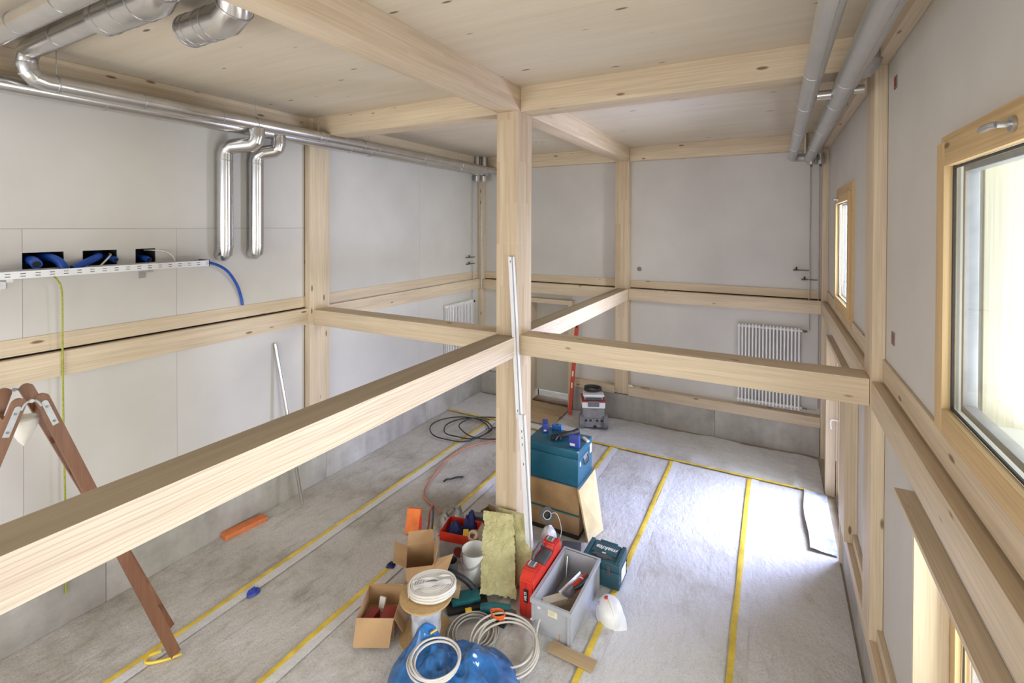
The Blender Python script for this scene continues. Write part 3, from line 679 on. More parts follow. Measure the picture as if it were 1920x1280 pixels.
# riser collars at the back right corner, and the branch bend by the right wall post
t = thing('riser_collar', 'short shiny pipe collars over the riser pipes in the back right corner', 'duct', (0.56, 9.03, 4.68))
for x in (0.505, 0.63):
    mb = MB(); mb.cyl((x, 9.03, 4.69), (x, 9.03, 4.86), 0.055, n=24); build('collar', mb, M['duct'], t)
    mb = MB(); mb.cyl((x, 9.03, 4.655), (x, 9.03, 4.69), 0.016, n=12); build('pipe_fitting', mb, M['darkmetal'], t)
mb = MB(); mb.cyl((0.43, 9.1, 4.87), (0.43, 9.1, 5.205), 0.03, n=16); build('upright_pipe', mb, M['duct'], t)
dr = elbow((0.625, 4.42, 4.86), Xv, Zv, 0.08)
duct('branch_duct', [(0.47, 4.42, 4.86)]+dr+[(0.625, 4.42, 5.14)], 0.062, 'duct_dull', 'short duct bend rising beside the top of the right wall post', [(dr[1], dr[2]-dr[0]), (dr[2], dr[3]-dr[1]), (dr[3], Zv)])
mb = MB(); mb.cyl((0.52, 4.47, 4.74), (0.585, 4.47, 4.74), 0.035, n=20)
build('pipe_stub', mb, M['duct'], None, 'short bright pipe stub under the duct bend by the right wall post', 'pipe')
mb = MB(); mb.cyl((0.30, 4.75, 4.79), (0.40, 4.75, 4.79), 0.04, n=20)
build('pipe_stub', mb, M['duct'], None, 'bright connecting pipe between the two ceiling ducts on the right', 'pipe')
# collars at the back left corner
t = thing('riser_collar', 'shiny upright collars where the ducts meet the back left corner', 'duct', (-5.70, 8.95, 4.66))
for x, y in ((-5.70, 8.90), (-5.58, 8.99)):
    mb = MB(); mb.cyl((x, y, 4.99), (x, y, 5.204), 0.055, n=24); build('collar', mb, M['duct'], t)
    mb = MB(); mb.cyl((x, y, 4.66), (x, y, 4.78), 0.06, n=24); build('collar', mb, M['duct'], t)

# ------------------------------------------------------------------ heating pipes, radiators, sockets
def pipe(name, pts, r, mat, lab, cat='pipe', n=10, sub=0, group=None):
    mb = MB(); mb.tube(pts, r, n=n, sub=sub); return build(name, mb, M[mat], None, lab, cat, group)
pipe('heating_pipe', [(0.505, 9.22, 4.70), (0.505, 9.22, 2.02), (0.49, 9.22, 1.985), (0.40, 9.20, 1.98)], 0.0085, 'steel', 'left riser pipe in the back right corner, ending at the top of the radiator')
pipe('heating_pipe', [(0.63, 9.22, 4.70), (0.63, 9.22, 0.76), (0.615, 9.22, 0.73), (0.40, 9.20, 0.73)], 0.0085, 'steel', 'right riser pipe in the back right corner, running down behind the mid-height beam')
pipe('heating_pipe', [(-5.77, 8.87, 4.70), (-5.77, 8.87, 2.02)], 0.0085, 'steel', 'riser pipe in the back left corner nearer the left radiator')
pipe('heating_pipe', [(-5.69, 9.08, 4.70), (-5.69, 9.08, 2.30)], 0.012, 'steel', 'riser pipe in the back left corner in front of the slim post')
def valve(x, z, lab, left=False):
    t = thing('pipe_valve', lab, 'valve', (x, 9.22, z))
    mb = MB()
    if left: mb.at((-5.9, 8.86, 0), PI/2); ox = 0
    else: ox = x
    if left:
        mb = MB(); mb.cyl((-5.77, 8.60, z), (-5.77, 8.92, z), 0.011, n=10); build('valve_body', mb, M['darkmetal'], t)
        mb = MB(); mb.cyl((-5.77, 8.70, z), (-5.77, 8.70, z+0.05), 0.014, n=10); build('valve_knob', mb, M['black'], t)
    else:
        mb = MB(); mb.cyl((x-0.20, 9.22, z), (x, 9.22, z), 0.009, n=10); mb.cyl((x-0.23, 9.22, z), (x-0.16, 9.22, z), 0.014, n=10); build('valve_body', mb, M['darkmetal'], t)
        mb = MB(); mb.cyl((x-0.185, 9.22, z), (x-0.185, 9.19, z+0.045), 0.013, n=10); build('valve_knob', mb, M['black'], t)
    return t
valve(0.505, 2.99, 'upper shut-off valve on the riser pipes in the back right corner')
valve(0.62, 2.84, 'lower shut-off valve on the riser pipes in the back right corner')
valve(-5.77, 3.02, 'upper shut-off valve on the riser pipes in the back left corner', True)
valve(-5.77, 2.88, 'lower shut-off valve on the riser pipes in the back left corner', True)
def radiator(lab, loc, rz, n, pitch_, z0, z1):
    t = thing('column_radiator', lab, 'radiator', loc); t.rotation_euler = (0, 0, rz)
    mb = MB()
    for y in (-0.022, 0.022): mb.cyl((0, y, z0+0.05), (0, y, z1-0.05), 0.0125, n=10)
    for z in (z0, z1):
        s = 1 if z == z0 else -1
        mb.tube([(0, -0.022, z+s*0.05), (0, -0.030, z+s*0.03), (0, -0.022, z+s*0.012), (0, 0, z+s*0.004), (0, 0.022, z+s*0.012), (0, 0.030, z+s*0.03), (0, 0.022, z+s*0.05)], 0.018, n=8)
    c0 = build('radiator_column', mb, M['white_enamel'], t, local=True)
    for i in range(n):
        o = c0 if i == 0 else dup(c0, None, t)
        o.location = ((i-(n-1)/2)*pitch_, 0, 0)
    for z in (z0+0.035, z1-0.035):
        mb = MB(); w = (n-1)/2*pitch_
        mb.cyl((-w-0.03, 0, z), (w+0.045, 0, z), 0.017, n=12); build('header_tube', mb, M['white_enamel'], t, local=True)
    mb = MB(); mb.cyl((w+0.045, 0, z1-0.035), (w+0.12, 0, z1-0.035), 0.013, n=10); mb.cyl((w+0.08, 0, z1-0.05), (w+0.08, -0.03, z1-0.05), 0.014, n=10); build('valve', mb, M['darkmetal'], t, local=True)
    mb = MB(); mb.cyl((w+0.045, 0, z0+0.035), (w+0.12, 0, z0+0.035), 0.011, n=10); build('valve', mb, M['darkmetal'], t, local=True)
    return t
radiator('white column radiator on the back wall under its knotty rail, right side', (-0.08, 9.195, 0), 0, 18, 0.0525, 0.70, 2.035)
radiator('white column radiator on the left wall by the back left corner', (-5.765, 8.33, 0), PI/2, 18, 0.055, 0.70, 2.10)
t = thing('wall_socket', 'small round socket box in the back wall beside its middle post', 'socket', (-2.264, YB, 2.887))
mb = MB(); mb.tube([(-2.264+0.034*math.cos(a*PI/12), YB-0.004, 2.887+0.034*math.sin(a*PI/12)) for a in range(24)], 0.008, n=6, closed=True); build('rim', mb, M['midgrey'], t)
mb = MB(); mb.cyl((-2.264, YB-0.001, 2.887), (-2.264, YB-0.006, 2.887), 0.020, n=16); build('core', mb, M['midgrey'], t)
for z, lab in ((4.73, 'red square junction box on the right wall near the ceiling'), (2.905, 'red square junction box on the right wall just above its rail')):
    t = thing('junction_box', lab, 'junction box', (XR, 4.33, z-0.05))
    mb = MB(); mb.box(XR-0.006, XR-0.001, 4.29, 4.37, z-0.045, z+0.045); build('box', mb, M['midgrey'], t)
    mb = MB(); mb.box(XR-0.009, XR-0.006, 4.305, 4.355, z-0.030, z+0.030); build('cover', mb, M['darkred'], t)

# ------------------------------------------------------------------ cable tray with blue hoses on the left wall
XT0, XT1 = -5.81, -5.60
t = thing('cable_tray', 'long white perforated cable tray on the left wall', 'cable tray', (XT1, 1.5, 3.235))
mb = MB()
y0, y1, z0, z1 = -1.2, 3.16, 3.245, 3.305
nslots = 46; w = 0.0025
# front flange with slots: rails and webs
zz = [z0, z0+0.014, z0+0.021, z0+0.036, z0+0.043, z1]
for a, b in ((zz[0], zz[1]), (zz[2], zz[3]), (zz[4], zz[5])): mb.box(XT1-w, XT1, y0, y1, a, b)
pit = (y1-y0)/nslots
for i in range(nslots):
    ya = y0+i*pit
    mb.box(XT1-w, XT1, ya, ya+pit*0.64, zz[1], zz[2]); mb.box(XT1-w, XT1, ya, ya+pit*0.64, zz[3], zz[4])
build('front_flange', mb, M['white_metal'], t)
mb = MB(); mb.box(XT1-0.008, XT1-0.0045, y0, y1, z0+0.003, z1-0.003); build('inner_strip', mb, M['midgrey'], t)
mb = MB(); mb.box(XT0, XT1, y0, y1, z0-0.003, z0); mb.box(XT0, XT0+w, y0, y1, z0, z1); build('tray_floor', mb, M['white_metal'], t)
mb = MB(); mb.box(XT0, XT1+0.004, y1, y1+0.008, z0-0.004, z1+0.004, bev=0.002); build('end_cap', mb, M['black'], t)
for yb in (1.55, 2.60):
    mb = MB(); mb.box(XL+0.001, XT1-0.02, yb-0.02, yb+0.02, z0-0.03, z0-0.004); mb.box(XL+0.001, XL+0.005, yb-0.03, yb+0.03, z0-0.10, z0+0.05)
    build('bracket', mb, M['steel'], t)
# dark wall boxes behind the openings
def bhose(pts, r, lab, mat='bluehose', sub=6):
    t = thing('conduit_hose', lab, 'hose', pts[0]); mb = MB()
    P = smooth([Vector(p) for p in pts], sub, False)
    L = [0]; 
    for a, b in zip(P, P[1:]): L.append(L[-1]+(b-a).length)
    mb.tube(P, r, n=16); build('hose_body', mb, M[mat], t)
    d = (P[-1]-P[-2]).normalized()
    mb = MB(); mb.cyl(P[-1]+d*0.0005, P[-1]+d*0.001, r*0.72, n=16); build('hose_mouth', mb, M['dark'], t)
    return t
bhose([(-6.0, 1.75, 3.385), (-5.83, 1.75, 3.38), (-5.74, 1.745, 3.365), (-5.69, 1.74, 3.35)], 0.040, 'open-ended blue hose poking from the leftmost wall opening above the tray')
bhose([(-6.0, 1.85, 3.40), (-5.84, 1.88, 3.40), (-5.75, 1.92, 3.35), (-5.72, 1.94, 3.28)], 0.035, 'blue hose bending down into the tray at the right of the leftmost wall opening')
bhose([(-6.0, 2.27, 3.40), (-5.84, 2.24, 3.39), (-5.77, 2.13, 3.35), (-5.72, 2.0, 3.29)], 0.034, 'blue hose sloping left from the middle wall opening')
bhose([(-6.0, 2.34, 3.375), (-5.84, 2.345, 3.365), (-5.78, 2.355, 3.35)], 0.028, 'short blue hose end at the right of the middle wall opening')
bhose([(-6.0, 2.64, 3.36), (-5.84, 2.645, 3.345), (-5.79, 2.65, 3.33)], 0.030, 'short blue hose end in the rightmost wall opening')
bhose([(-5.70, 2.4, 3.268), (-5.69, 2.9, 3.275), (-5.70, 3.17, 3.28), (-5.74, 3.42, 3.18), (-5.775, 3.58, 2.99), (-5.79, 3.65, 2.82), (-5.79, 3.67, 2.71)], 0.016, 'thin blue hose curving down from the right end of the cable tray')
pipe('white_cable', [(-5.9, 2.35, 3.41), (-5.82, 2.33, 3.40), (-5.75, 2.27, 3.36), (-5.71, 2.20, 3.30)], 0.008, 'cable_white', 'white cable drooping from the middle wall opening into the tray', 'cable', sub=5)
pipe('white_cable', [(-5.95, 2.68, 3.43), (-5.84, 2.72, 3.43), (-5.77, 2.81, 3.41), (-5.72, 2.86, 3.34), (-5.70, 2.86, 3.27)], 0.008, 'cable_white', 'white cable arching out of the rightmost wall opening', 'cable', sub=5)
pipe('earthing_cable', [(-5.68, 1.85, 3.235), (-5.70, 1.88, 3.20), (-5.725, 1.92, 3.08), (-5.73, 1.925, 2.6), (-5.732, 1.93, 1.8), (-5.73, 1.94, 1.0), (-5.725, 1.94, 0.3)], 0.0075, 'yellowgreen', 'green and yellow cable hanging down the left wall from the tray', 'cable', sub=6)

# long metal tube leaning on the left wall
mb = MB(); mb.cyl((-5.43, 4.25, 0.03), (-5.79, 4.115, 2.138), 0.021, n=20)
build('leaning_tube', mb, M['duct'], None, 'long thin metal tube leaning against the left wall', 'tube')

# ------------------------------------------------------------------ ladder
def bar(mb, a, b, w, d, side, rounded=False):
    """rectangular bar from a to b; side = direction of the width w"""
    a, b, side = Vector(a), Vector(b), Vector(side).normalized(); ax = (b-a).normalized(); side = (side-ax*side.dot(ax)).normalized(); nn = ax.cross(side)
    prof = [(-w/2, -d/2), (w/2, -d/2), (w/2, d/2), (-w/2, d/2)]
    if rounded:
        k = 10; A = []
        # outline in the (ax, nn) plane: rounded top end
        L = (b-a).length
        out = [(0, -d/2), (L-d/2, -d/2)]+[(L-d/2+d/2*math.sin(PI*i/k), -d/2*math.cos(PI*i/k)) for i in range(1, k)]+[(L-d/2, d/2), (0, d/2)]
        P0 = [mb.V(a+ax*u+nn*v-side*w/2) for u, v in out]; P1 = [mb.V(a+ax*u+nn*v+side*w/2) for u, v in out]
        mb.F(P0[::-1]); mb.F(P1)
        for i in range(len(out)): mb.F([P0[i], P0[(i+1) % len(out)], P1[(i+1) % len(out)], P1[i]])
        return mb
    A = [mb.V(a+side*u+nn*v) for u, v in prof]; Bv = [mb.V(b+side*u+nn*v) for u, v in prof]
    mb.F(A[::-1]); mb.F(Bv)
    for i in range(4): mb.F([A[i], A[(i+1) % 4], Bv[(i+1) % 4], Bv[i]])
    return mb
LX0, LX1, LY, LZ = -4.57, -4.95, 1.36, 2.50
lad = thing('wooden_stepladder', 'brown wooden folding stepladder standing behind the foreground beam', 'ladder', (-4.70, 1.36, 0))
sd = Vector((1, 0.04, 0))
tops = {}
for X, fx in ((LX0, 0.09), (LX1, 0.13)):
    for s, yf in ((1, 2.24), (-1, 0.42)):
        foot = Vector((X+fx, yf+(0.12 if X == LX1 else 0), 0.032)); top = Vector((X, LY+0.048*s+(0.03 if X == LX1 else 0), LZ))
        mb = MB(); bar(mb, foot, top, 0.032, 0.078, sd, True); build('stile', mb, M['brownwood'], lad); tops[(X, s)] = (foot, top)
for s in (1, -1):
    (f0, t0), (f1, t1) = tops[(LX0, s)], tops[(LX1, s)]
    for k in range(8):
        u = 0.10+k*0.118; a = f0.lerp(t0, u); b = f1.lerp(t1, u)
        mb = MB(); bar(mb, a+Vector((-.014, 0, 0)), b+Vector((.014, 0, 0)), 0.07 if k == 7 else 0.045, 0.024, (0, 0.1, 1)); build('rung', mb, M['brownwood'], lad)
for X in (LX0, LX1):
    xo = X+0.0185 if X == LX0 else X-0.0225
    h = thing('hinge', None, None); h.parent = lad
    for s in (1, -1):
        f, t_ = tops[(X, s)]; ax = (f-t_).normalized()
        p = t_+ax*0.05; q = t_+ax*0.25
        mb = MB(); d = Vector((0.004 if X == LX0 else -0.004, 0, 0))
        bar(mb, q+Vector((xo-X, 0, 0))+d*0, p+Vector((xo-X, 0, 0)), 0.004, 0.036, (1, 0, 0), True)
        build('hinge_strap', mb, M['hingesteel'], h, 'steel hinge strap')
        for u in (0.10, 0.22):
            c = t_+ax*u+Vector((xo-X, 0, 0)); mb = MB(); mb.cyl(c+d, c+d*2.2, 0.008, n=10); build('rivet', mb, M['darkmetal'], h)
    pv = Vector((xo, LY+(0.03 if X == LX1 else 0), LZ-0.075))
    mb = MB(); mb.tube([tops[(X, 1)][1]+Vector((xo-X, 0.005, -0.08)), pv+Vector((0, 0.03, 0.035)), pv+Vector((0, 0, 0.045)), pv+Vector((0, -0.03, 0.035)), tops[(X, -1)][1]+Vector((xo-X, -0.005, -0.08))], 0.008, n=8, sub=4)
    mb.cyl(pv+Vector((-0.004, 0, 0.045)), pv+Vector((0.008, 0, 0.045)), 0.013, n=12); build('hinge_arch', mb, M['hingesteel'], h)
mb = MB(); mb.lathe([(0.001, -0.20), (0.03, -0.16), (0.075, -0.06), (0.085, 0.0), (0.07, 0.012)], (-4.76, LY+0.02, 2.30), n=14, sx=1, sy=1)
build('hanging_cone', mb, M['paper'], None, 'pale cone-shaped bag hanging under the top of the stepladder', 'bag')
mb = MB(); mb.tube([(-4.62, 2.20, 0.03), (-4.66, 2.12, 0.03), (-4.60, 2.08, 0.03), (-4.50, 2.17, 0.028), (-4.44, 2.27, 0.028)], 0.012, n=6, sub=5)
build('tape_scrap', mb, M['tape'], None, 'crumpled loop of yellow tape at the foot of the stepladder', 'tape')

# ------------------------------------------------------------------ small things on the floor, left side
mb = MB().at((-5.645, 3.60, 0.006), math.radians(-8)); mb.box(-0.062, 0.062, -0.245, 0.245, 0, 0.055, bev=0.004)
build('orange_block', mb, M['brickorange'], None, 'flat orange brick slab lying along the left concrete upstand', 'brick')
def rag(name, x, y, r, h, mat, lab, cat, seed, z=0.008, n=14, sx=1, sy=1):
    def fn(u, v):
        a = 2*PI*u; q = v
        rr = r*q*(1+0.45*noise.noise(Vector((math.cos(a)*1.3, math.sin(a)*1.3, seed))))
        return (x+sx*rr*math.cos(a), y+sy*rr*math.sin(a), z+h*(1-q**4)*(0.8+0.7*noise.noise(Vector((math.cos(a)*q*2.2, math.sin(a)*q*2.2, seed+5)))+0.5*noise.noise(Vector((math.cos(a)*q*5, math.sin(a)*q*5, seed+9)))))
    mb = MB(); mb.grid(fn, 24, 8); bmesh.ops.remove_doubles(mb.b, verts=mb.b.verts, dist=0.0005)
    return build(name, mb, M[mat], None, lab, cat, ang=60)
rag('cloth_scrap', -4.58, 3.01, 0.065, 0.04, 'blue', 'crumpled dark blue scrap on the floor between the first two tape strips', 'scrap', 3, 0.012)
rag('cloth_scrap', -3.62, 3.95, 0.05, 0.035, 'navy', 'small blue and dark scrap on the tape beside the tilted cardboard box', 'scrap', 8, 0.026)
pipe('black_strap', [(-4.16, 5.62, 0.02), (-4.13, 5.66, 0.045), (-4.10, 5.72, 0.03), (-4.04, 5.80, 0.035), (-3.99, 5.87, 0.02)], 0.013, 'black', 'short black curled strap lying on the floor between hose and post', 'strap', sub=4)
pts = []
def ell(cx, cy, rx, ry, z, n=36, ph=0, turns=1, dz=0.0, rot=0, wob=0.0, seed=0, dr=0):
    out = []
    for i in range(int(n*turns)):
        t = 2*PI*i/n; f = i/(n*turns)
        r_ = 1+wob*noise.noise(Vector((math.cos(t)*1.2+f*3, math.sin(t)*1.2, seed)))+dr*f
        x = rx*math.cos(t+ph)*r_; y = ry*math.sin(t+ph)*r_
        out.append((cx+x*math.cos(rot)-y*math.sin(rot), cy+x*math.sin(rot)+y*math.cos(rot), z+dz*f))
    return out
c = ell(-4.98, 7.20, 0.56, 0.50, 0.045, turns=1.0, ph=0.5, wob=0.1, seed=1)+ell(-4.83, 7.28, 0.43, 0.42, 0.055, turns=1.05, ph=0.5, wob=0.15, seed=5)+ell(-4.55, 7.45, 0.55, 0.45, 0.06, turns=1.0, ph=0.7, wob=0.12, seed=9)
pipe('black_cable', c, 0.011, 'black', 'loosely coiled thin black cable on the floor near the back left corner', 'cable', n=8, sub=2)
pipe('terracotta_hose', [(-3.55, 7.62, 0.03), (-4.13, 7.16, 0.03), (-4.42, 6.77, 0.03), (-4.50, 6.50, 0.03), (-4.50, 6.15, 0.03), (-4.42, 5.85, 0.03), (-4.33, 5.5, 0.03), (-4.22, 5.25, 0.03), (-4.07, 5.12, 0.03), (-3.84, 5.03, 0.04), (-3.70, 4.95, 0.05)], 0.013, 'hose', 'thin terracotta hose snaking over the floor towards the tool pile', 'hose', sub=5)
# orange foam block and bits left of the pile
mb = MB().at((-3.79, 4.50, 0.012), math.radians(20), rx=math.radians(-20)); mb.box(-0.085, 0.085, -0.035, 0.035, 0.0, 0.27, bev=0.006)
build('orange_foam_block', mb, M['orange'], None, 'upright bright orange foam block at the left edge of the tool pile', 'foam block')
t = thing('screwdriver', 'screwdriver with a red handle standing beside the orange foam block', 'screwdriver', (-3.62, 4.42, 0.02))
mb = MB(); mb.cyl((-3.62, 4.43, 0.16), (-3.61, 4.44, 0.30), 0.018, 0.014, n=10); build('handle', mb, M['red'], t)
mb = MB(); mb.cyl((-3.62, 4.42, 0.012), (-3.62, 4.43, 0.16), 0.005, n=8); build('shaft', mb, M['steel'], t)
t = thing('pliers', 'pliers with red grips leaning behind the orange foam block', 'pliers', (-3.62, 4.62, 0.02))
for dx in (0, 0.05):
    mb = MB(); mb.tube([(-3.60, 4.66, 0.32), (-3.57-dx, 4.62, 0.26), (-3.55-dx, 4.58, 0.18), (-3.52-dx*1.3, 4.53, 0.08)], 0.011, n=8, sub=4); build('grip', mb, M['darkred'] if dx else M['black'], t)

# ------------------------------------------------------------------ cardboard boxes
def carton(lab, loc, rz, w, d, h, flaps, tilt=(0, 0), mats=('card', 'card_dark')):
    """open box w(x) d(y) h; flaps = dict side -> (length, angle from vertical outward deg)"""
    t = thing('cardboard_box', lab, 'box', loc); t.rotation_euler = (tilt[0], tilt[1], rz); e = 0.004
    mb = MB(); mb.box(-w/2, w/2, -d/2, d/2, 0, e)
    mb.box(-w/2, -w/2+e, -d/2, d/2, e, h); mb.box(w/2-e, w/2, -d/2, d/2, e, h); mb.box(-w/2+e, w/2-e, -d/2, -d/2+e, e, h); mb.box(-w/2+e, w/2-e, d/2-e, d/2, e, h)
    build('box_body', mb, M[mats[0]], t, local=True)
    for s, (L, a) in flaps.items():
        a = math.radians(a); o, z = math.sin(a)*L, math.cos(a)*L
        if s == '-y': q = [(-w/2+.004, -d/2, h), (w/2-.004, -d/2, h), (w/2-.012, -d/2-o, h+z), (-w/2+.012, -d/2-o, h+z)]
        if s == '+y': q = [(w/2-.004, d/2, h), (-w/2+.004, d/2, h), (-w/2+.012, d/2+o, h+z), (w/2-.012, d/2+o, h+z)]
        if s == '-x': q = [(-w/2, d/2-.004, h), (-w/2, -d/2+.004, h), (-w/2-o, -d/2+.012, h+z), (-w/2-o, d/2-.012, h+z)]
        if s == '+x': q = [(w/2, -d/2+.004, h), (w/2, d/2-.004, h), (w/2+o, d/2-.012, h+z), (w/2+o, -d/2+.012, h+z)]
        mb = MB(); mb.quad(*q, th=0.004); build('flap', mb, M[mats[0]], t, local=True)
    return t
carton('open cardboard box with its front flap hanging down, left of the cable reel', (-3.20, 3.36, 0.012), math.radians(28), 0.34, 0.40, 0.19, {'-y': (0.20, 142), '+x': (0.15, 150), '-x': (0.15, 178), '+y': (0.01, 0)})
t = thing('red_toolbox', 'dark red box lying inside the open cardboard box, right one', 'box', (-3.13, 3.40, 0.02))
mb = MB().at((-3.11, 3.36, 0.018), math.radians(28)); mb.box(-0.065, 0.065, -0.09, 0.09, 0, 0.10, bev=0.006); build('case_body', mb, M['darkred'], t)
t = thing('grinder_pack', 'small red pack with a white label inside the open cardboard box', 'box', (-3.26, 3.32, 0.02))
mb = MB().at((-3.26, 3.30, 0.018), math.radians(10)); mb.box(-0.045, 0.045, -0.07, 0.07, 0, 0.09, bev=0.005); build('pack_body', mb, M['darkred'], t)
mb = MB().at((-3.25, 3.40, 0.018), math.radians(10), rx=math.radians(-20)); mb.box(-0.03, 0.03, -0.01, 0.01, 0.03, 0.15, bev=0.003); build('label', mb, M['paper'], t, 'white label')
carton('brown cardboard box tipped over with open flaps behind the cable reel', (-3.18, 3.90, 0.012), math.radians(38), 0.28, 0.34, 0.30, {'-x': (0.14, 60), '+y': (0.13, 30), '+x': (0.16, 12), '-y': (0.14, 172)})
mb = MB(); mb.quad((-3.02, 3.76, 0.22), (-2.84, 3.84, 0.20), (-2.82, 3.98, 0.40), (-2.98, 3.90, 0.34), th=0.004)
build('cardboard_piece', mb, M['card'], None, 'light cardboard flap piece standing just behind the white coil', 'cardboard')
mb = MB().at((-2.92, 5.05, 0.015), math.radians(-12)); mb.box(-0.16, 0.14, -0.01, 0.0, 0, 0.26); mb.box(-0.16, -0.15, -0.14, 0, 0, 0.24); mb.box(-0.15, 0.14, -0.14, -0.13, 0, 0.2)
build('cardboard_piece', mb, M['card_dark'], None, 'folded dark cardboard piece at the left foot of the centre post', 'cardboard')
mb = MB().at((-1.495, 3.845, 0.03), math.radians(-1)); mb.box(-0.207, 0.207, -0.062, 0.062, 0, 0.012, bev=0.002)
build('offcut_board', mb, M['cutboard'], None, 'flat brown board offcut lying in front of the grey crate', 'board')

# red and white carton with clothes and tools
RB = thing('red_white_carton', 'open red and white printed carton filled with gloves, tape and tools', 'box', (-3.08, 4.50, 0.012)); RB.rotation_euler = (0, 0, math.radians(12))
w, d, h, e = 0.40, 0.30, 0.30, 0.005
mb = MB(); mb.box(-w/2, w/2, -d/2, d/2, 0, e); mb.box(-w/2, -w/2+e, -d/2, d/2, e, h-.10); mb.box(w/2-e, w/2, -d/2, d/2, e, h-.10); mb.box(-w/2+e, w/2-e, -d/2, -d/2+e, e, h-.10); mb.box(-w/2+e, w/2-e, d/2-e, d/2, e, h-.10)
build('carton_body', mb, M['cartonwhite'], RB, local=True)
mb = MB(); mb.box(-w/2, -w/2+e, -d/2, d/2, h-.10, h); mb.box(w/2-e, w/2, -d/2, d/2, h-.10, h); mb.box(-w/2+e, w/2-e, -d/2, -d/2+e, h-.10, h); mb.box(-w/2+e, w/2-e, d/2-e, d/2, h-.10, h)
build('red_band', mb, M['red'], RB, 'red printed band', local=True)
mb = MB(); mb.quad((w/2, -d/2+.01, h), (w/2, d/2-.01, h), (w/2+0.07, d/2-.02, h-0.09), (w/2+0.07, -d/2+.02, h-0.09), th=0.004); build('flap', mb, M['paper'], RB, local=True)
mb = MB(); mb.cyl((0.03, -d/2-0.001, 0.11), (0.03, -d/2-0.003, 0.11), 0.058, n=24); build('round_mark', mb, M['darkred'], RB, 'round dark red mark', local=True)
rag('glove', -3.16, 4.50, 0.095, 0.13, 'navy', 'navy blue glove bundle heaped in the red and white carton', 'glove', 21, 0.20)
rag('fabric_bundle', -3.06, 4.66, 0.085, 0.16, 'navy', 'navy cloth bundle sticking up at the back of the red and white carton', 'cloth', 35, 0.24)
rag('plastic_bag', -3.42, 4.80, 0.20, 0.22, 'greyfilm', 'greyish translucent plastic bag behind the red and white carton', 'bag', 14, 0.012)
mb = MB().at((-3.0, 4.47, 0.235), 0.5, rx=0.4); mb.box(-0.03, 0.03, -0.045, 0.045, 0, 0.07, bev=0.008)
build('yellow_tool', mb, M['yellow'], None, 'yellow plastic tool lying in the red and white carton', 'tool')
mb = MB(); mb.tube(ell(-2.91, 4.53, 0.035, 0.035, 0.27, 20), 0.015, n=8, closed=True)
build('tape_roll', mb, M['brickorange'], None, 'small orange tape roll in the red and white carton', 'tape roll')
def roll(lab, c, nrm, ro, ri, wd, m_out, m_side, cat='tape roll', name='tape_roll'):
    t = thing(name, lab, cat, c); n_ = Vector(nrm).normalized(); q = Vector((0, 0, 1)).rotation_difference(n_).to_matrix().to_4x4()
    mb = MB(); mb.M = Matrix.Translation(c) @ q
    mb.lathe([(ri+0.006, -wd/2), (ro, -wd/2), (ro, wd/2), (ri+0.006, wd/2), (ri+0.006, -wd/2)], n=28); build('tape_wind', mb, M[m_out], t)
    mb = MB(); mb.M = Matrix.Translation(c) @ q
    mb.lathe([(ri, -wd/2-0.001), (ri+0.006, -wd/2-0.001), (ri+0.006, wd/2+0.001), (ri, wd/2+0.001), (ri, -wd/2-0.001)], n=28); build('core_ring', mb, M[m_side], t)
    return t
roll('wide tape roll with a pale core lying in the red and white carton', (-2.88, 4.43, 0.30), (0.3, -0.5, 1), 0.060, 0.038, 0.05, 'mdf', 'paper')
mb = MB().at((-3.02, 4.86, 0.012), 0.3); mb.box(-0.12, 0.12, -0.05, 0.05, 0, 0.26, bev=0.01)
build('grey_box', mb, M['midgrey'], None, 'narrow grey box behind the red and white carton', 'box')
mb = MB().at((-3.33, 4.16, 0.012), 0.25, rx=-0.3); mb.box(-0.07, 0.07, -0.008, 0.008, 0, 0.17)
build('paper_label', mb, M['paper'], None, 'white printed leaflet leaning on the red and white carton', 'leaflet')

# ------------------------------------------------------------------ cable reel with white coil
t = thing('cable_reel', 'chipboard cable reel wound with white film, standing upright', 'cable reel', (-2.735, 3.44, 0.012))
mb = MB(); mb.lathe([(0.24, 0.0), (0.24, 0.016)], (-2.735, 3.44, 0.012), n=48); build('flange', mb, M['mdf'], t)
mb = MB(); mb.lathe([(0.235, 0.0), (0.235, 0.016)], (-2.735, 3.44, 0.372), n=48); build('flange', mb, M['mdf'], t)
mb = MB(); mb.lathe([(0.125, 0.0), (0.125+0.008, 0.06), (0.128, 0.15), (0.136, 0.2), (0.13, 0.30), (0.125, 0.344)], (-2.735, 3.44, 0.028), n=40); build('drum', mb, M['whitefilm'], t)
t = thing('cable_coil', 'thick bundled coil of white flat tubing lying on the cable reel', 'coil', (-2.70, 3.49, 0.388))
k = 0
for zz_, rr in [(a, b) for a in (0.412, 0.436, 0.460) for b in (0.207, 0.185, 0.163, 0.141, 0.119, 0.097, 0.075)]:
    k += 1
    mb = MB(); mb.tube(ell(-2.705, 3.485, rr, rr*0.80, zz_+0.002*math.sin(k), 40, rot=math.radians(38), wob=0.04, seed=k), 0.0125, n=8, closed=True); build('coil_turn', mb, M['cable_white'], t)
for dx, w_ in ((-0.03, 0.030), (0.05, 0.012)):
    mb = MB(); dv = Vector((math.cos(0.75), math.sin(0.75), 0)); nv = Vector((-dv.y, dv.x, 0)); c_ = Vector((-2.705, 3.485, 0))+nv*dx
    def fn(u, v, w_=w_): q = 2*u-1; p = c_+dv*q*0.215+nv*w_*(2*v-1); p.z = 0.479-0.07*abs(q)**8+0.004*math.sin(q*9+v*3); return p
    mb.grid(fn, 24, 3); build('strap', mb, M['white_plastic'], t, 'flat white wrapping strap', ang=70)
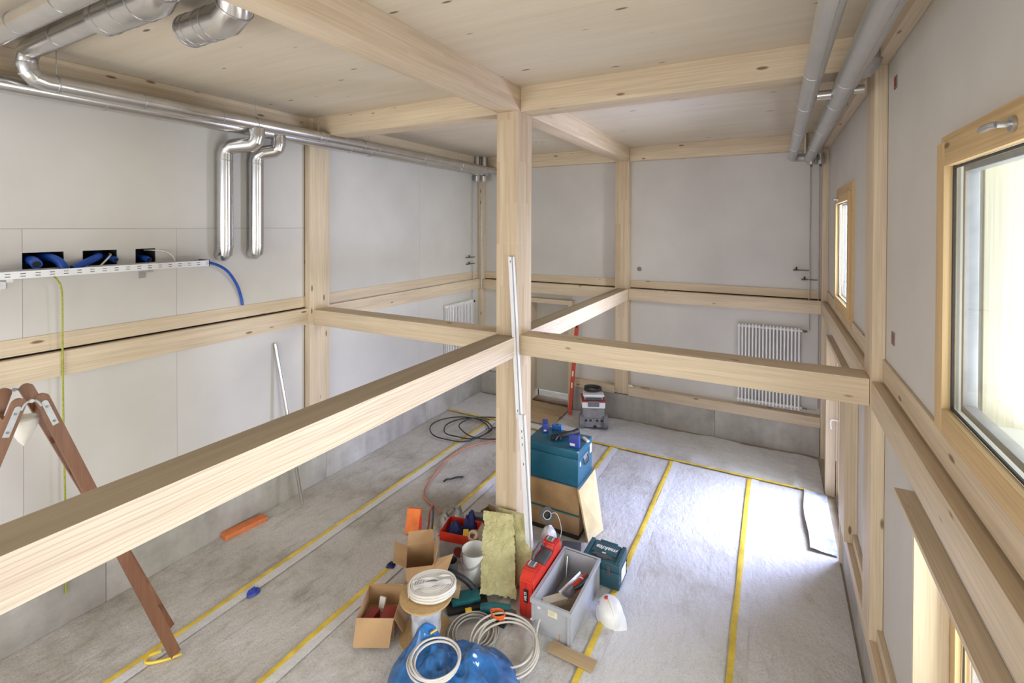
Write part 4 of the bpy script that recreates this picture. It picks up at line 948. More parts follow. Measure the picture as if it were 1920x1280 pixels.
# ------------------------------------------------------------------ bucket and dark tools behind the reel
t = thing('white_bucket', 'white open bucket between the carton and the mineral wool slab', 'bucket', (-2.72, 4.22, 0.012))
mb = MB(); mb.lathe([(0.105, 0.0), (0.135, 0.33), (0.141, 0.33), (0.141, 0.315), (0.137, 0.315), (0.129, 0.325), (0.100, 0.01), (0.0, 0.01)][:3]+[(0.131, 0.33), (0.101, 0.008), (0.0001, 0.008)], (-2.72, 4.22, 0.012), n=40); build('bucket_body', mb, M['white_plastic'], t)
mb = MB(); mb.tube([(-2.72+0.143*math.cos(a), 4.22+0.143*math.sin(a), 0.31-0.10*math.sin((a-3.4)/2.6*PI)) for a in [3.4+2.6*i/14 for i in range(15)]], 0.004, n=6); build('bail_handle', mb, M['steel'], t)
t = thing('power_saw', 'dark teal power saw lying on its black base behind the cable reel', 'power tool', (-2.60, 3.93, 0.012))
mb = MB().at((-2.63, 3.93, 0.012), 0.75); mb.box(-0.20, 0.20, -0.13, 0.13, 0, 0.03, bev=0.012); build('base_plate', mb, M['black'], t)
mb = MB().at((-2.63, 3.93, 0.045), 0.75); mb.box(-0.15, 0.13, -0.08, 0.07, 0, 0.045, bev=0.015); build('tool_plate', mb, M['tealtool'], t)
mb = MB(); mb.tube([(-2.90, 3.93, 0.10), (-2.86, 3.90, 0.22), (-2.76, 3.92, 0.25), (-2.66, 3.96, 0.20), (-2.60, 4.00, 0.12)], [0.026, 0.03, 0.026, 0.028, 0.03], n=12, sub=4); build('grip', mb, M['black'], t)
mb = MB(); mb.lathe([(0.068, 0.0), (0.072, 0.15), (0.062, 0.15), (0.060, 0.02), (0.001, 0.02)], (-2.88, 4.02, 0.14), n=24); build('suction_port', mb, M['darkgrey'], t)
mb = MB().at((-2.74, 3.86, 0.10), 0.5, ry=0.2); mb.box(-0.06, 0.06, -0.05, 0.05, 0, 0.09, bev=0.006); build('battery', mb, M['cutboard'], t)
mb = MB().at((-2.52, 3.80, 0.058), 0.75); mb.box(-0.03, 0.03, -0.02, 0.02, 0, 0.02, bev=0.003); build('switch', mb, M['yellow'], t)

# ------------------------------------------------------------------ mineral wool slabs leaning on the post
def slab(lab, b0, b1, t0, t1, th, seed, nu=30, nv=64):
    b0, b1, t0, t1 = map(Vector, (b0, b1, t0, t1)); nrm = (b1-b0).cross(t0-b0).normalized()   # towards the camera
    if nrm.y > 0: nrm = -nrm
    def base(u, v): return (b0*(1-u)+b1*u)*(1-v)+(t0*(1-u)+t1*u)*v
    def dsp(p, k=1): return 0.018*k*noise.noise(p*11+Vector((seed, 0, 0)))+0.012*k*noise.noise(p*36)+0.006*k*noise.noise(p*90)
    def wob(u, v, e=1):
        p = base(u, v); q = p.copy()
        ed = 0.018*noise.noise(Vector((p.x*9, p.y*9, p.z*13+seed)))+0.024*noise.noise(Vector((p.z*50, p.x*30, seed)))
        if u in (0, 1): q += (b1-b0).normalized()*ed*(1 if u == 0 else 1)*0.7
        if v in (0,): q += (t0-b0).normalized()*ed
        return q
    F = [[None]*(nv+1) for _ in range(nu+1)]; Bk = [[None]*(nv+1) for _ in range(nu+1)]
    mb = MB()
    for i in range(nu+1):
        for j in range(nv+1):
            u, v = i/nu, j/nv; p = wob(u, v)
            F[i][j] = mb.V(p+nrm*(th+dsp(p))); Bk[i][j] = mb.V(p+nrm*0.5*dsp(p, 0.5))
    for i in range(nu):
        for j in range(nv):
            mb.F([F[i][j], F[i+1][j], F[i+1][j+1], F[i][j+1]]); mb.F([Bk[i][j+1], Bk[i+1][j+1], Bk[i+1][j], Bk[i][j]])
    for i in range(nu):
        mb.F([F[i][0], Bk[i][0], Bk[i+1][0], F[i+1][0]]); mb.F([F[i+1][nv], Bk[i+1][nv], Bk[i][nv], F[i][nv]])
    for j in range(nv):
        mb.F([F[0][j+1], Bk[0][j+1], Bk[0][j], F[0][j]]); mb.F([F[nu][j], Bk[nu][j], Bk[nu][j+1], F[nu][j+1]])
    return build('mineral_wool_slab', mb, M['wool'], None, lab, 'insulation', ang=60)
slab('front yellowish mineral wool slab with a ragged edge leaning on the post', (-2.55, 4.07, 0.03), (-2.21, 4.20, 0.02), (-2.74, 4.46, 0.60), (-2.42, 4.53, 0.61), 0.085, 3)
slab('second mineral wool slab half hidden behind the front one', (-2.52, 4.29, 0.03), (-2.11, 4.42, 0.02), (-2.62, 4.57, 0.62), (-2.27, 4.585, 0.63), 0.06, 11)

# ------------------------------------------------------------------ aluminium profiles leaning on the post
def profile(lab, a, b, w, d, seed, marks=()):
    t = thing('aluminium_profile', lab, 'profile', a); a, b = Vector(a), Vector(b); ax = (b-a).normalized(); sd_ = Vector((1, 0.0, 0)); sd_ = (sd_-ax*sd_.dot(ax)).normalized(); nn = ax.cross(sd_)
    if nn.y > 0: nn = -nn
    mb = MB(); bar(mb, a, b, w, d, sd_); build('profile_body', mb, M['alu'], t)
    for f in (0.22, 0.34):
        mb = MB(); o = sd_*(w*f)+nn*(d/2+0.0008); bar(mb, a+o, b+o, 0.0035, 0.0016, sd_); build('groove', mb, M['midgrey'], t)
    for u in marks:
        mb = MB(); c_ = a.lerp(b, u); o = nn*(d/2+0.001)-sd_*w*0.1; bar(mb, c_+o-ax*0.012, c_+o+ax*0.012, 0.010, 0.001, sd_); build('printed_mark', mb, M['midgrey'], t)
    return t
profile('long white metal profile leaning on the centre post, reaching above the cross beams', (-2.365, 4.535, 1.66), (-2.489, 4.572, 3.37), 0.062, 0.036, 1, (0.05, 0.97))
profile('lower white metal profile standing at the foot of the centre post', (-2.185, 4.47, 0.04), (-2.318, 4.502, 1.72), 0.074, 0.03, 2, (0.82, 0.86, 0.9, 0.7))

# ------------------------------------------------------------------ red case (upright)
t = thing('red_tool_case', 'upright red tool case with a dark carrying handle beside the grey crate', 'tool case', (-2.03, 4.38, 0.012))
x0, x1, y0, y1 = -2.105, -1.955, 4.04, 4.72
mb = MB(); mb.prism([(y0, 0.012), (y1, 0.012), (y1, 0.36), (y1-0.05, 0.43), (y1-0.18, 0.43), (y1-0.21, 0.36), (y0+0.24, 0.36), (y0+0.20, 0.43), (y0+0.07, 0.43), (y0, 0.36)], x0, x1, 'x')
bmesh.ops.bevel(mb.b, geom=mb.b.edges[:], offset=0.012, segments=2, affect='EDGES'); build('case_shell', mb, M['red'], t)
mb = MB(); mb.box((x0+x1)/2-0.003, (x0+x1)/2+0.003, y0-0.003, y0+0.01, 0.03, 0.35); build('shell_joint', mb, M['darkred'], t)
mb = MB(); mb.box(x0+0.03, x1-0.01, y0+0.24, y1-0.21, 0.33, 0.40, bev=0.02); build('dark_inset', mb, M['darkgrey'], t)
hd = None
mb = MB(); mb.tube([(x0+0.035, y0+0.22, 0.38), (x0+0.03, y0+0.25, 0.45), (x0+0.03, y0+0.34, 0.465), (x0+0.03, y1-0.27, 0.465), (x0+0.035, y1-0.20, 0.40)], [0.016, 0.017, 0.017, 0.017, 0.016], n=10, sub=4); build('carrying_handle', mb, M['darkgrey'], t)
for ya in (y0+0.10, y1-0.15):
    mb = MB(); mb.box(x0+0.035, x1-0.04, ya, ya+0.075, 0.432, 0.445, bev=0.004); l_ = build('latch', mb, M['midgrey'], t)
    for xa in (x0+0.04, x1-0.053):
        mb = MB(); mb.box(xa, xa+0.008, ya+0.004, ya+0.07, 0.446, 0.449); build('latch_rib', mb, M['white_metal'], l_)

def text(s, size, mat, parent, loc, rot, ext=0.0008, name='lettering', bold=0.0, shear=0.0):
    cu = bpy.data.curves.new(name, 'FONT'); cu.body = s; cu.size = size; cu.extrude = ext; cu.align_x = 'CENTER'; cu.align_y = 'CENTER'; cu.offset = bold; cu.shear = shear
    tmp = bpy.data.objects.new('t', cu); me = bpy.data.meshes.new_from_object(tmp); bpy.data.objects.remove(tmp)
    me.materials.clear(); me.materials.append(M[mat]); me.name = name
    o = bpy.data.objects.new(name, me); COL.objects.link(o); o.parent = parent; o.location = Vector(loc)-wloc(parent); o.rotation_euler = rot; return o
mb = MB(); mb.box(x0+0.055, x0+0.095, y0-0.0135, y0-0.011+0.012, 0.17, 0.285); pl_ = build('brand_plate', mb, M['dark'], t, 'dark plate with white lettering')
text('HILTI', 0.034, 'paper', t, (x0+0.075, y0-0.0145, 0.2275), (PI/2, -PI/2, 0), name='lettering', bold=0.001)

# ------------------------------------------------------------------ grey crate with contents
t = thing('grey_crate', 'tall open grey plastic crate holding a jigsaw and timber offcuts', 'crate', (-1.735, 4.35, 0.012))
cx0, cx1, cy0, cy1, ch = -1.935, -1.535, 3.93, 4.745, 0.315
mb = MB(); e = 0.006; q = 0.018
X0, X1, Y0, Y1 = cx0+q, cx1-q, cy0+q, cy1-q
mb.box(X0, X1, Y0, Y1, 0.012, 0.018)
mb.box(X0, X0+e, Y0, Y1, 0.018, ch-0.002); mb.box(X1-e, X1, Y0, Y1, 0.018, ch-0.002); mb.box(X0+e, X1-e, Y0, Y0+e, 0.018, ch-0.002); mb.box(X0+e, X1-e, Y1-e, Y1, 0.018, ch-0.002)
build('crate_body', mb, M['crategrey'], t)
mb = MB()
for a in ((cx0, cx1, cy0, Y0+e), (cx0, cx1, Y1-e, cy1), (cx0, X0+e, Y0+e, Y1-e), (X1-e, cx1, Y0+e, Y1-e)): mb.box(a[0], a[1], a[2], a[3], ch-0.008, ch)
for a in ((cx0, cx1, cy0, cy0+0.004), (cx0, cx1, cy1-0.004, cy1), (cx0, cx0+0.004, cy0+.004, cy1-.004), (cx1-0.004, cx1, cy0+.004, cy1-.004)): mb.box(a[0], a[1], a[2], a[3], ch-0.04, ch-0.008)
build('rim', mb, M['crategrey'], t)
for xx in (X0, X1-0.02):
    for yy in (cy0+0.004, cy1-0.018): mb = MB(); mb.box(xx, xx+0.02, yy, yy+0.014, 0.014, ch-0.042); build('corner_rib', mb, M['crategrey'], t)
for xx in (cx0+0.004, cx1-0.018):
    for yy in (Y0, Y1-0.02): mb = MB(); mb.box(xx, xx+0.014, yy, yy+0.02, 0.014, ch-0.042); build('corner_rib', mb, M['crategrey'], t)
mb = MB(); mb.box(-1.765, -1.675, Y0-0.0015, Y0-0.0003, 0.205, 0.262); build('label', mb, M['cream'], t, 'cream paper label')
mb = MB(); mb.box(-1.87, -1.84, Y0-0.0015, Y0-0.0003, 0.232, 0.252); build('label', mb, M['paper'], t, 'small white label')
for i in range(3):
    mb = MB(); mb.box(-1.755, -1.70, Y0-0.0022, Y0-0.0016, 0.247-i*0.012, 0.249-i*0.012); build('label_line', mb, M['midgrey'], t)
def block(lab, c, rz, rx, w, d, h, mat='wood_y', name='timber_offcut', cat='wood offcut'):
    mb = MB().at(c, rz, rx=rx); mb.box(-w/2, w/2, -d/2, d/2, 0, h, bev=0.003); return build(name, mb, M[mat], None, lab, cat)
block('thick pale timber offcut in the front of the grey crate', (-1.79, 4.19, 0.14), math.radians(-52), math.radians(8), 0.09, 0.24, 0.055, 'pale_z')
block('thin white strip of wood at the front left inside the grey crate', (-1.855, 4.08, 0.12), math.radians(-60), 0, 0.03, 0.14, 0.02, 'paper', 'wood_strip')
block('brown board offcut at the bottom of the grey crate', (-1.70, 4.08, 0.022), math.radians(-20), 0, 0.20, 0.22, 0.06, 'cutboard')
block('long flat board under the jigsaw in the grey crate', (-1.72, 4.42, 0.022), math.radians(4), 0, 0.24, 0.38, 0.05, 'cutboard')
pipe('spirit_stick', [(-1.86, 4.62, 0.09), (-1.875, 4.69, 0.26)], 0.010, 'steel', 'thin metal stick standing in the back left corner of the grey crate', 'stick')
t = thing('jigsaw', 'red and black jigsaw with a pale metal base plate lying in the grey crate', 'power tool', (-1.66, 4.38, 0.10))
JM = Matrix.Translation((-1.70, 4.38, 0.20)) @ Euler((math.radians(4), math.radians(50), math.radians(-12))).to_matrix().to_4x4()
def jp(name, f, mat, lab=None):
    mb = MB(); mb.M = JM; f(mb); return build(name, mb, M[mat], t, lab)
jp('base_plate', lambda m: m.box(-0.055, 0.055, -0.17, 0.17, 0, 0.006, bev=0.002), 'white_metal', 'pale metal base plate')
jp('gear_housing', lambda m: m.box(-0.035, 0.035, -0.15, -0.02, 0.008, 0.09, bev=0.014), 'midgrey')
jp('motor_body', lambda m: m.tube([(0, -0.05, 0.075), (0, 0.03, 0.085), (0, 0.15, 0.08)], [0.036, 0.038, 0.030], n=16), 'red')
jp('grip', lambda m: m.tube([(0, -0.06, 0.10), (0, -0.02, 0.15), (0, 0.08, 0.155), (0, 0.15, 0.10)], [0.018, 0.020, 0.020, 0.02], n=12, sub=4), 'black')
jp('brand_ring', lambda m: m.cyl((0, 0.06, 0.083), (0, 0.072, 0.083), 0.0395, n=20), 'white_plastic')
jp('blade_guard', lambda m: m.cyl((0.036, -0.12, 0.03), (0.042, -0.12, 0.03), 0.045, n=20), 'steel')
pipe('black_cable', [(-1.62, 4.20, 0.10), (-1.60, 4.10, 0.09), (-1.66, 4.02, 0.10), (-1.75, 4.05, 0.09)], 0.006, 'black', 'black cord curling below the jigsaw in the grey crate', 'cord', sub=5)

# ------------------------------------------------------------------ teal stacking case with latch
t = thing('teal_systainer', 'dark teal stacking tool case with white lettering behind the grey crate', 'tool case', (-1.54, 4.84, 0.03))
ax0, ax1, ay0, ay1, z0, z1 = -1.735, -1.348, 4.765, 5.055, 0.028, 0.285
ay0, ay1 = 4.76, 5.06
mb = MB(); mb.box(ax0, ax1, ay0, ay1, z0, 0.20, bev=0.012); build('lower_shell', mb, M['tealbox'], t)
mb = MB(); mb.box(ax0, ax1, ay0, ay1, 0.203, z1, bev=0.012); build('lid', mb, M['tealbox'], t)
for xx in (ax0+0.004, ax1-0.044):
    mb = MB(); mb.box(xx, xx+0.04, ay0+0.006, ay1-0.006, z1, z1+0.018, bev=0.004); build('side_rail', mb, M['tealbox'], t)
mb = MB(); mb.box(ax0+0.06, ax1-0.06, ay0+0.10, ay1-0.01, z1, z1+0.008, bev=0.003); build('lid_panel', mb, M['tealbox'], t)
mb = MB(); mb.box(ax0+0.10, ax1-0.10, ay1-0.012, ay1+0.012, z1-0.01, z1+0.012, bev=0.004); build('hinge_tab', mb, M['tealbox'], t)
mb = MB(); mb.prism([(-0.11, 0), (-0.09, 0.035), (0.09, 0.035), (0.11, 0), (0.06, 0), (0.05, -0.02), (-0.05, -0.02), (-0.06, 0)], 0, 0.012); mb.b.verts.ensure_lookup_table()
for v in mb.b.verts: v.co += Vector(((ax0+ax1)/2, ay0+0.055, z1+0.001))
build('front_handle', mb, M['darkgrey'], t)
for xx in (ax0+0.09, ax1-0.13):
    mb = MB(); mb.box(xx, xx+0.04, ay0-0.008, ay0+0.002, 0.15, 0.26, bev=0.004); build('latch', mb, M['darkgrey'], t)
mb = MB(); mb.box(ax1+0.0005, ax1+0.002, ay0+0.08, ay1-0.06, 0.07, 0.20); build('side_label', mb, M['paper'], t, 'white side label')
for zz_ in (0.06, 0.12, 0.17):
    for yy in (ay0+0.02, ay1-0.04): mb = MB(); mb.box(ax1, ax1+0.006, yy, yy+0.02, zz_, zz_+0.02, bev=0.002); build('side_clip', mb, M['darkgrey'], t)
text('makita', 0.085, 'paper', t, ((ax0+ax1)/2+0.01, ay0+0.19, z1+0.0095), (0, 0, PI), name='lettering', bold=0.0016, shear=0.25)
mb = MB(); mb.box((ax0+ax1)/2-0.02, (ax0+ax1)/2+0.02, ay0+0.105, ay0+0.12, z1+0.009, z1+0.011); build('small_label', mb, M['paper'], t, 'small white label')

# ------------------------------------------------------------------ white helmet
t = thing('safety_helmet', 'white safety helmet with a red sticker lying beside the grey crate', 'helmet', (-1.36, 4.40, 0.02))
HM = Matrix.Translation((-1.335, 4.42, 0.045)) @ Euler((math.radians(16), math.radians(-6), math.radians(38))).to_matrix().to_4x4()
mb = MB(); mb.M = HM; prof = [(0.118, 0.0), (0.120, 0.03), (0.116, 0.065), (0.104, 0.10), (0.080, 0.130), (0.045, 0.148), (0.0001, 0.154)]
mb.lathe(prof, n=40, sx=1.0, sy=1.18); build('helmet_shell', mb, M['white_plastic'], t)
def fn(u, v):
    a = 2*PI*u; fr = max(0, -math.sin(a)); r_ = 0.116+v*(0.014+0.055*fr**2); return (r_*math.cos(a), 1.18*r_*math.sin(a), 0.004-v*0.012*(1-0.3*fr))
mb = MB(); mb.M = HM; mb.grid(fn, 48, 4); build('brim', mb, M['white_plastic'], t)
mb = MB(); mb.M = HM; mb.tube([(0, -0.138+0.0*i, 0.03) if i == 0 else (0, -0.142*math.cos(i*PI/10), 0.012+0.151*math.sin(i*PI/10)) for i in range(0, 11)], 0.009, n=8); build('crest_rib', mb, M['white_plastic'], t)
mb = MB(); mb.M = HM @ Euler((0.0, 0, 0)).to_matrix().to_4x4(); mb.cyl((-0.015, 0.055, 0.138), (-0.018, 0.064, 0.1505), 0.020, n=18); build('sticker', mb, M['red'], t, 'round red sticker')
mb = MB(); mb.M = HM; mb.tube([(-0.085+0.012*math.cos(a), 0.05+0.014*math.sin(a), 0.108+0.002*math.sin(a)) for a in [i*PI/6 for i in range(12)]], 0.0018, n=5, closed=True); build('pen_mark', mb, M['midgrey'], t)

# ------------------------------------------------------------------ chests, teal metal case and things on it
t = thing('wooden_chest', 'worn brown wooden chest with slanted front under the teal metal case', 'chest', (-2.35, 5.65, 0.012))
mb = MB(); mb.prism([(5.39, 0.595), (5.93, 0.595), (5.96, 0.03), (5.36, 0.03)], -2.70, -2.005, 'x'); build('chest_body', mb, M['brownbox'], t)
mb = MB(); mb.box(-2.70, -2.00, 5.34, 5.98, 0.012, 0.05, bev=0.006); build('base', mb, M['black'], t)
mb = MB(); mb.box(-2.705, -2.0, 5.352, 5.362, 0.27, 0.285); build('lid_joint', mb, M['tealtool'], t)
mb = MB(); mb.box(-2.705, -1.998, 5.375, 5.95, 0.595, 0.60); build('top_edge', mb, M['steel'], t)
mb = MB(); b_ = [(-2.00, 5.345, 0.60), (-2.00, 5.93, 0.60), (-1.80, 5.66, 0.015), (-1.885, 5.36, 0.015)]
mb.quad(*b_, th=0.018); build('plywood_sheet', mb, M['plyboard'], None, 'yellowish plywood sheet leaning against the wooden chest', 'board')
tc = thing('teal_metal_case', 'large teal metal transport case standing on the wooden chest', 'case', (-2.36, 5.65, 0.60))
kx0, kx1, ky0, ky1, kz0, kz1 = -2.72, -2.03, 5.40, 5.895, 0.602, 1.022
mb = MB(); mb.box(kx0, kx1, ky0, ky1, kz0, 0.92, bev=0.006); build('case_body', mb, M['teal'], tc)
mb = MB(); mb.box(kx0-.002, kx1+.002, ky0-.002, ky1+.002, 0.923, kz1, bev=0.010); build('lid', mb, M['teal'], tc)
for y_ in (ky0, ky1):
    mb = MB(); mb.box(kx1-0.018, kx1+0.004, y_-0.004 if y_ == ky0 else y_-0.016, y_+0.018 if y_ == ky0 else y_+0.004, kz1-0.018, kz1+0.003, bev=0.003); build('corner_guard', mb, M['steel'], tc)
mb = MB(); mb.box(kx1+0.001, kx1+0.004, 5.57, 5.73, 0.83, 0.90); hb = build('handle_plate', mb, M['steel'], tc, 'metal handle plate')
mb = MB(); mb.tube([(kx1+0.006, 5.58, 0.87), (kx1+0.02, 5.58, 0.82), (kx1+0.022, 5.60, 0.795), (kx1+0.022, 5.70, 0.795), (kx1+0.02, 5.72, 0.82), (kx1+0.006, 5.72, 0.87)], 0.008, n=8, sub=3); build('drop_handle', mb, M['darkmetal'], tc)
mb = MB(); mb.box(kx1+0.0035, kx1+0.005, 5.80, 5.87, 0.84, 0.95); build('label', mb, M['paper'], tc, 'white paper label')
mb = MB(); mb.box(kx1+0.001, kx1+0.0025, 5.455, 5.49, 0.82, 0.87); build('label', mb, M['paper'], tc, 'small white label')
def carton_small(lab, c, rz, w, d, h, mat, hole=None, lbl=True):
    t = thing('small_box', lab, 'box', c); ca = math.cos(rz)
    mb = MB().at(c, rz); mb.box(-w/2, w/2, -d/2, d/2, 0, h, bev=0.002); build('box_body', mb, M[mat], t)
    if hole == 'top': mb = MB().at(c, rz); mb.cyl((0, 0, h+0.0003), (0, 0, h+0.001), 0.016, n=14); build('window_hole', mb, M['dark'], t)
    if hole == 'side': mb = MB().at(c, rz); mb.box(w/2+0.0003, w/2+0.001, -0.025, 0.02, h*0.35, h*0.7); build('window_hole', mb, M['dark'], t)
    if lbl: mb = MB().at(c, rz); mb.box(-w/2*0.8, w/2*0.2, -d/2-0.001, -d/2-0.0003, h*0.15, h*0.35); build('label', mb, M['paper'], t, 'white label')
    return t
zt = kz1+0.001
carton_small('blue cardboard box with a hole standing at the post on the teal case', (-2.63, 5.78, zt), 0.5, 0.07, 0.17, 0.11, 'blue', 'side')
carton_small('light blue box with a round hole in the middle of the teal case', (-2.50, 5.87, zt), 0.1, 0.13, 0.055, 0.065, 'lightblue', 'top', False)
carton_small('dark blue upright box at the front right corner of the teal case', (-2.115, 5.50, zt), 0.05, 0.125, 0.05, 0.145, 'blue')
mb = MB().at((-2.06, 5.74, zt), 0.9); mb.box(-0.02, 0.02, -0.06, 0.06, 0, 0.022, bev=0.002); build('small_packet', mb, M['paper'], None, 'small white packet lying behind the dark blue upright box', 'packet')
t = thing('work_glove', 'black work gloves lying on the teal metal case', 'glove', (-2.33, 5.68, zt))
mb = MB(); mb.tube([(-2.38, 5.60, zt+0.035), (-2.32, 5.66, zt+0.045), (-2.24, 5.76, zt+0.05), (-2.20, 5.84, zt+0.05)], [0.034, 0.040, 0.030, 0.040], n=12, sub=3); build('glove_palm', mb, M['black'], t)
for i, (dx, dy) in enumerate(((-0.10, -0.01), (-0.085, -0.05), (-0.055, -0.075), (-0.02, -0.085), (0.03, -0.05))):
    mb = MB(); mb.tube([(-2.36+dx*0.2, 5.62+dy*0.2, zt+0.04), (-2.36+dx*0.7, 5.62+dy*0.7, zt+0.035), (-2.36+dx*1.15, 5.62+dy*1.15, zt+0.017)], [0.017, 0.015, 0.012], n=8, sub=3); build('glove_finger', mb, M['black'], t)

# ------------------------------------------------------------------ around the post foot
t = thing('grinding_disc_tool', 'round dark tool with pale ribs lying behind the left side of the centre post', 'tool', (-2.93, 5.25, 0.012))
gm = Matrix.Translation((-2.93, 5.36, 0.17)) @ Euler((math.radians(55), 0.15, 0)).to_matrix().to_4x4()
mb = MB(); mb.M = gm; mb.lathe([(0.17, -0.03), (0.175, 0.0), (0.16, 0.03), (0.05, 0.045), (0.0001, 0.046)], n=32); build('disc_housing', mb, M['threshold'], t)
for dx in (0.0, 0.06):
    mb = MB(); mb.M = gm; mb.tube([(dx-0.01, -0.13, 0.052), (dx+0.0, -0.06, 0.062), (dx+0.03, -0.02, 0.062)], 0.011, n=8, sub=3); build('pale_rib', mb, M['paper'], t, 'pale curved rib')
dark_roll = roll('dark tape roll resting on the white sack, right of the profiles', (-2.245, 4.99, 0.425), (0.45, -0.80, 0.45), 0.082, 0.040, 0.045, 'darkgrey', 'paper')
mb = MB(); mb.tube([(-2.19, 4.96, 0.47), (-2.13, 4.97, 0.49), (-2.09, 4.98, 0.42), (-2.07, 4.99, 0.30), (-2.09, 4.99, 0.20)], 0.003, n=6, sub=4); build('loose_strip', mb, M['paper'], dark_roll, 'thin pale loose end')
def fn(u, v):
    a = 2*PI*u; z = v; r_ = 0.105*(1-0.3*z**3)*math.sqrt(max(0.0005, 1-z**8))*(1+0.18*noise.noise(Vector((math.cos(a)*2, math.sin(a)*2, z*3)))); 
    return (-2.20+r_*math.cos(a)*0.9, 4.93+r_*math.sin(a), 0.014+0.33*z+0.02*noise.noise(Vector((math.cos(a)*3, math.sin(a)*3, 5)))*(z > 0.9))
mb = MB(); mb.grid(fn, 28, 14); build('white_sack', mb, M['whitefilm'], None, 'white plastic sack standing between the profiles and the wooden chest', 'sack', ang=70)
mb = MB().at((-1.97, 5.05, 0.012), 0.3); mb.box(-0.12, 0.10, -0.16, 0.18, 0, 0.05, bev=0.01); build('tool_tray', mb, M['darkgrey'], None, 'flat dark tool tray on the floor before the wooden chest', 'tray')
# teal tool with orange cord in front of the slabs
t = thing('teal_grinder', 'teal power tool on the floor under the mineral wool slab', 'power tool', (-2.28, 3.98, 0.012))
mb = MB().at((-2.27, 3.93, 0.0)); mb.tube([(-0.16, -0.05, 0.07), (-0.05, -0.01, 0.08), (0.10, 0.06, 0.07)], [0.035, 0.05, 0.042], n=14, sub=3); build('motor_body', mb, M['tealtool'], t)
mb = MB().at((-2.27, 3.93, 0.0)); mb.box(-0.10, 0.12, -0.10, -0.02, 0.012, 0.04, bev=0.008); build('shoe', mb, M['black'], t)
mb = MB().at((-2.12, 3.96, 0.0)); mb.box(-0.07, 0.02, -0.06, 0.02, 0.012, 0.10, bev=0.01); build('battery', mb, M['darkgrey'], t)
c = ell(-2.22, 3.84, 0.066, 0.050, 0.105, 20, turns=4, wob=0.22, seed=4, dz=0.03)
pipe('orange_cable', c+[(-2.20, 3.80, 0.06), (-2.24, 3.74, 0.02)], 0.0045, 'orangecord', 'bundled bright orange cord hanging over the teal tool', 'cord', n=6, sub=2)

# ------------------------------------------------------------------ cable loops and blue sack
t = thing('grey_cable_coil', 'tight coil of grey cable on the floor behind the blue sack', 'coil', (-2.36, 3.66, 0.02))
for i in range(9):
    mb = MB(); mb.tube(ell(-2.37+0.006*(i % 3), 3.62+0.008*(i % 2), 0.235-0.011*i, 0.245-0.011*i, 0.032+0.014*(i % 3), 40, wob=0.05, seed=i*2.1), 0.0065, n=7, closed=True); build('coil_turn', mb, M['cable_grey'], t)
t = thing('white_cable_loop', 'large loose loops of white cable on the floor in front of the grey crate', 'coil', (-2.02, 3.66, 0.02))
loops = [(-2.05, 3.63, 0.30, 0.27, 0.30, 0.0), (-2.02, 3.62, 0.29, 0.26, 0.22, 0.6), (-1.99, 3.60, 0.275, 0.27, 0.10, 1.3), (-2.03, 3.66, 0.25, 0.24, 0.05, 2.2)]
for i, (lx, ly, a, b, tl, ph) in enumerate(loops):
    P_ = []
    for k in range(44):
        th_ = 2*PI*k/44; wv_ = 1+0.06*noise.noise(Vector((math.cos(th_), math.sin(th_), i*3.3)))
        x = a*math.cos(th_)*wv_; y = b*math.sin(th_)*wv_
        P_.append((lx+x, ly+y, 0.035+i*0.012+tl*0.30*(0.5+0.5*math.sin(th_))))
    mb = MB(); mb.tube(P_, 0.0085, n=8, closed=True); build('cable_turn', mb, M['cable_white'], t)
mb = MB(); mb.tube([(-1.93, 3.93, 0.12), (-1.86, 3.99, 0.14), (-1.84, 3.90, 0.12), (-1.82, 3.75, 0.05), (-1.86, 3.60, 0.03)], 0.0085, n=8, sub=5); build('cable_end', mb, M['cable_white'], t)
mb = MB(); mb.tube([(-2.20, 3.83, 0.075), (-2.16, 3.862, 0.078)], 0.0105, n=8); build('cable_clip', mb, M['orangecord'], t, 'orange tape wrap')
# blue sack: lumpy sheet bag with a raised tip
def fn(u, v):
    a = 2*PI*u; cx_, cy_ = -2.30, 3.12
    rr = v*(0.50+0.10*noise.noise(Vector((math.cos(a)*1.5, math.sin(a)*1.5, 4)))+0.20*max(0, math.cos(a-0.15)))
    x = cx_+rr*math.cos(a); y = cy_+rr*math.sin(a)*0.82
    h = 0.20*(1-v**2.2)**0.7
    h += 0.20*math.exp(-((x+2.58)**2+(y-3.23)**2)/0.012)+0.06*math.exp(-((x+2.08)**2+(y-3.22)**2)/0.02)
    h *= 1+0.35*noise.noise(Vector((x*7, y*7, 2)))
    h += 0.065*(0.5-1.2*abs(noise.noise(Vector((x*8+y*4, y*7-x*3, 8)))))*(1-v)+0.02*(0.5-abs(noise.noise(Vector((x*22, y*19+x*9, 3)))))*(1-v)
    return (x, y, 0.012+max(0.0, h))
mb = MB(); mb.grid(fn, 110, 46); bmesh.ops.remove_doubles(mb.b, verts=mb.b.verts, dist=0.0003)
build('blue_sack', mb, M['bluefilm'], None, 'blue plastic sack heaped in the foreground under a white cable coil', 'sack', ang=75)
t = thing('white_cable_coil', 'coil of white cable lying on top of the blue plastic sack', 'coil', (-2.34, 3.07, 0.25))
for i in range(5):
    mb = MB(); mb.tube(ell(-2.345+0.006*i, 3.05+0.004*(i % 2), 0.205-0.009*i, 0.21-0.009*i, 0.262+0.011*(i % 3), 40, wob=0.04, seed=i*1.7+40), 0.0075, n=8, closed=True); build('coil_turn', mb, M['cable_white'], t)
pipe('red_yellow_tag', [(-2.50, 3.20, 0.30), (-2.47, 3.25, 0.31)], 0.008, 'yellow', 'short red and yellow wire end sticking out of the cable coil on the sack', 'wire')

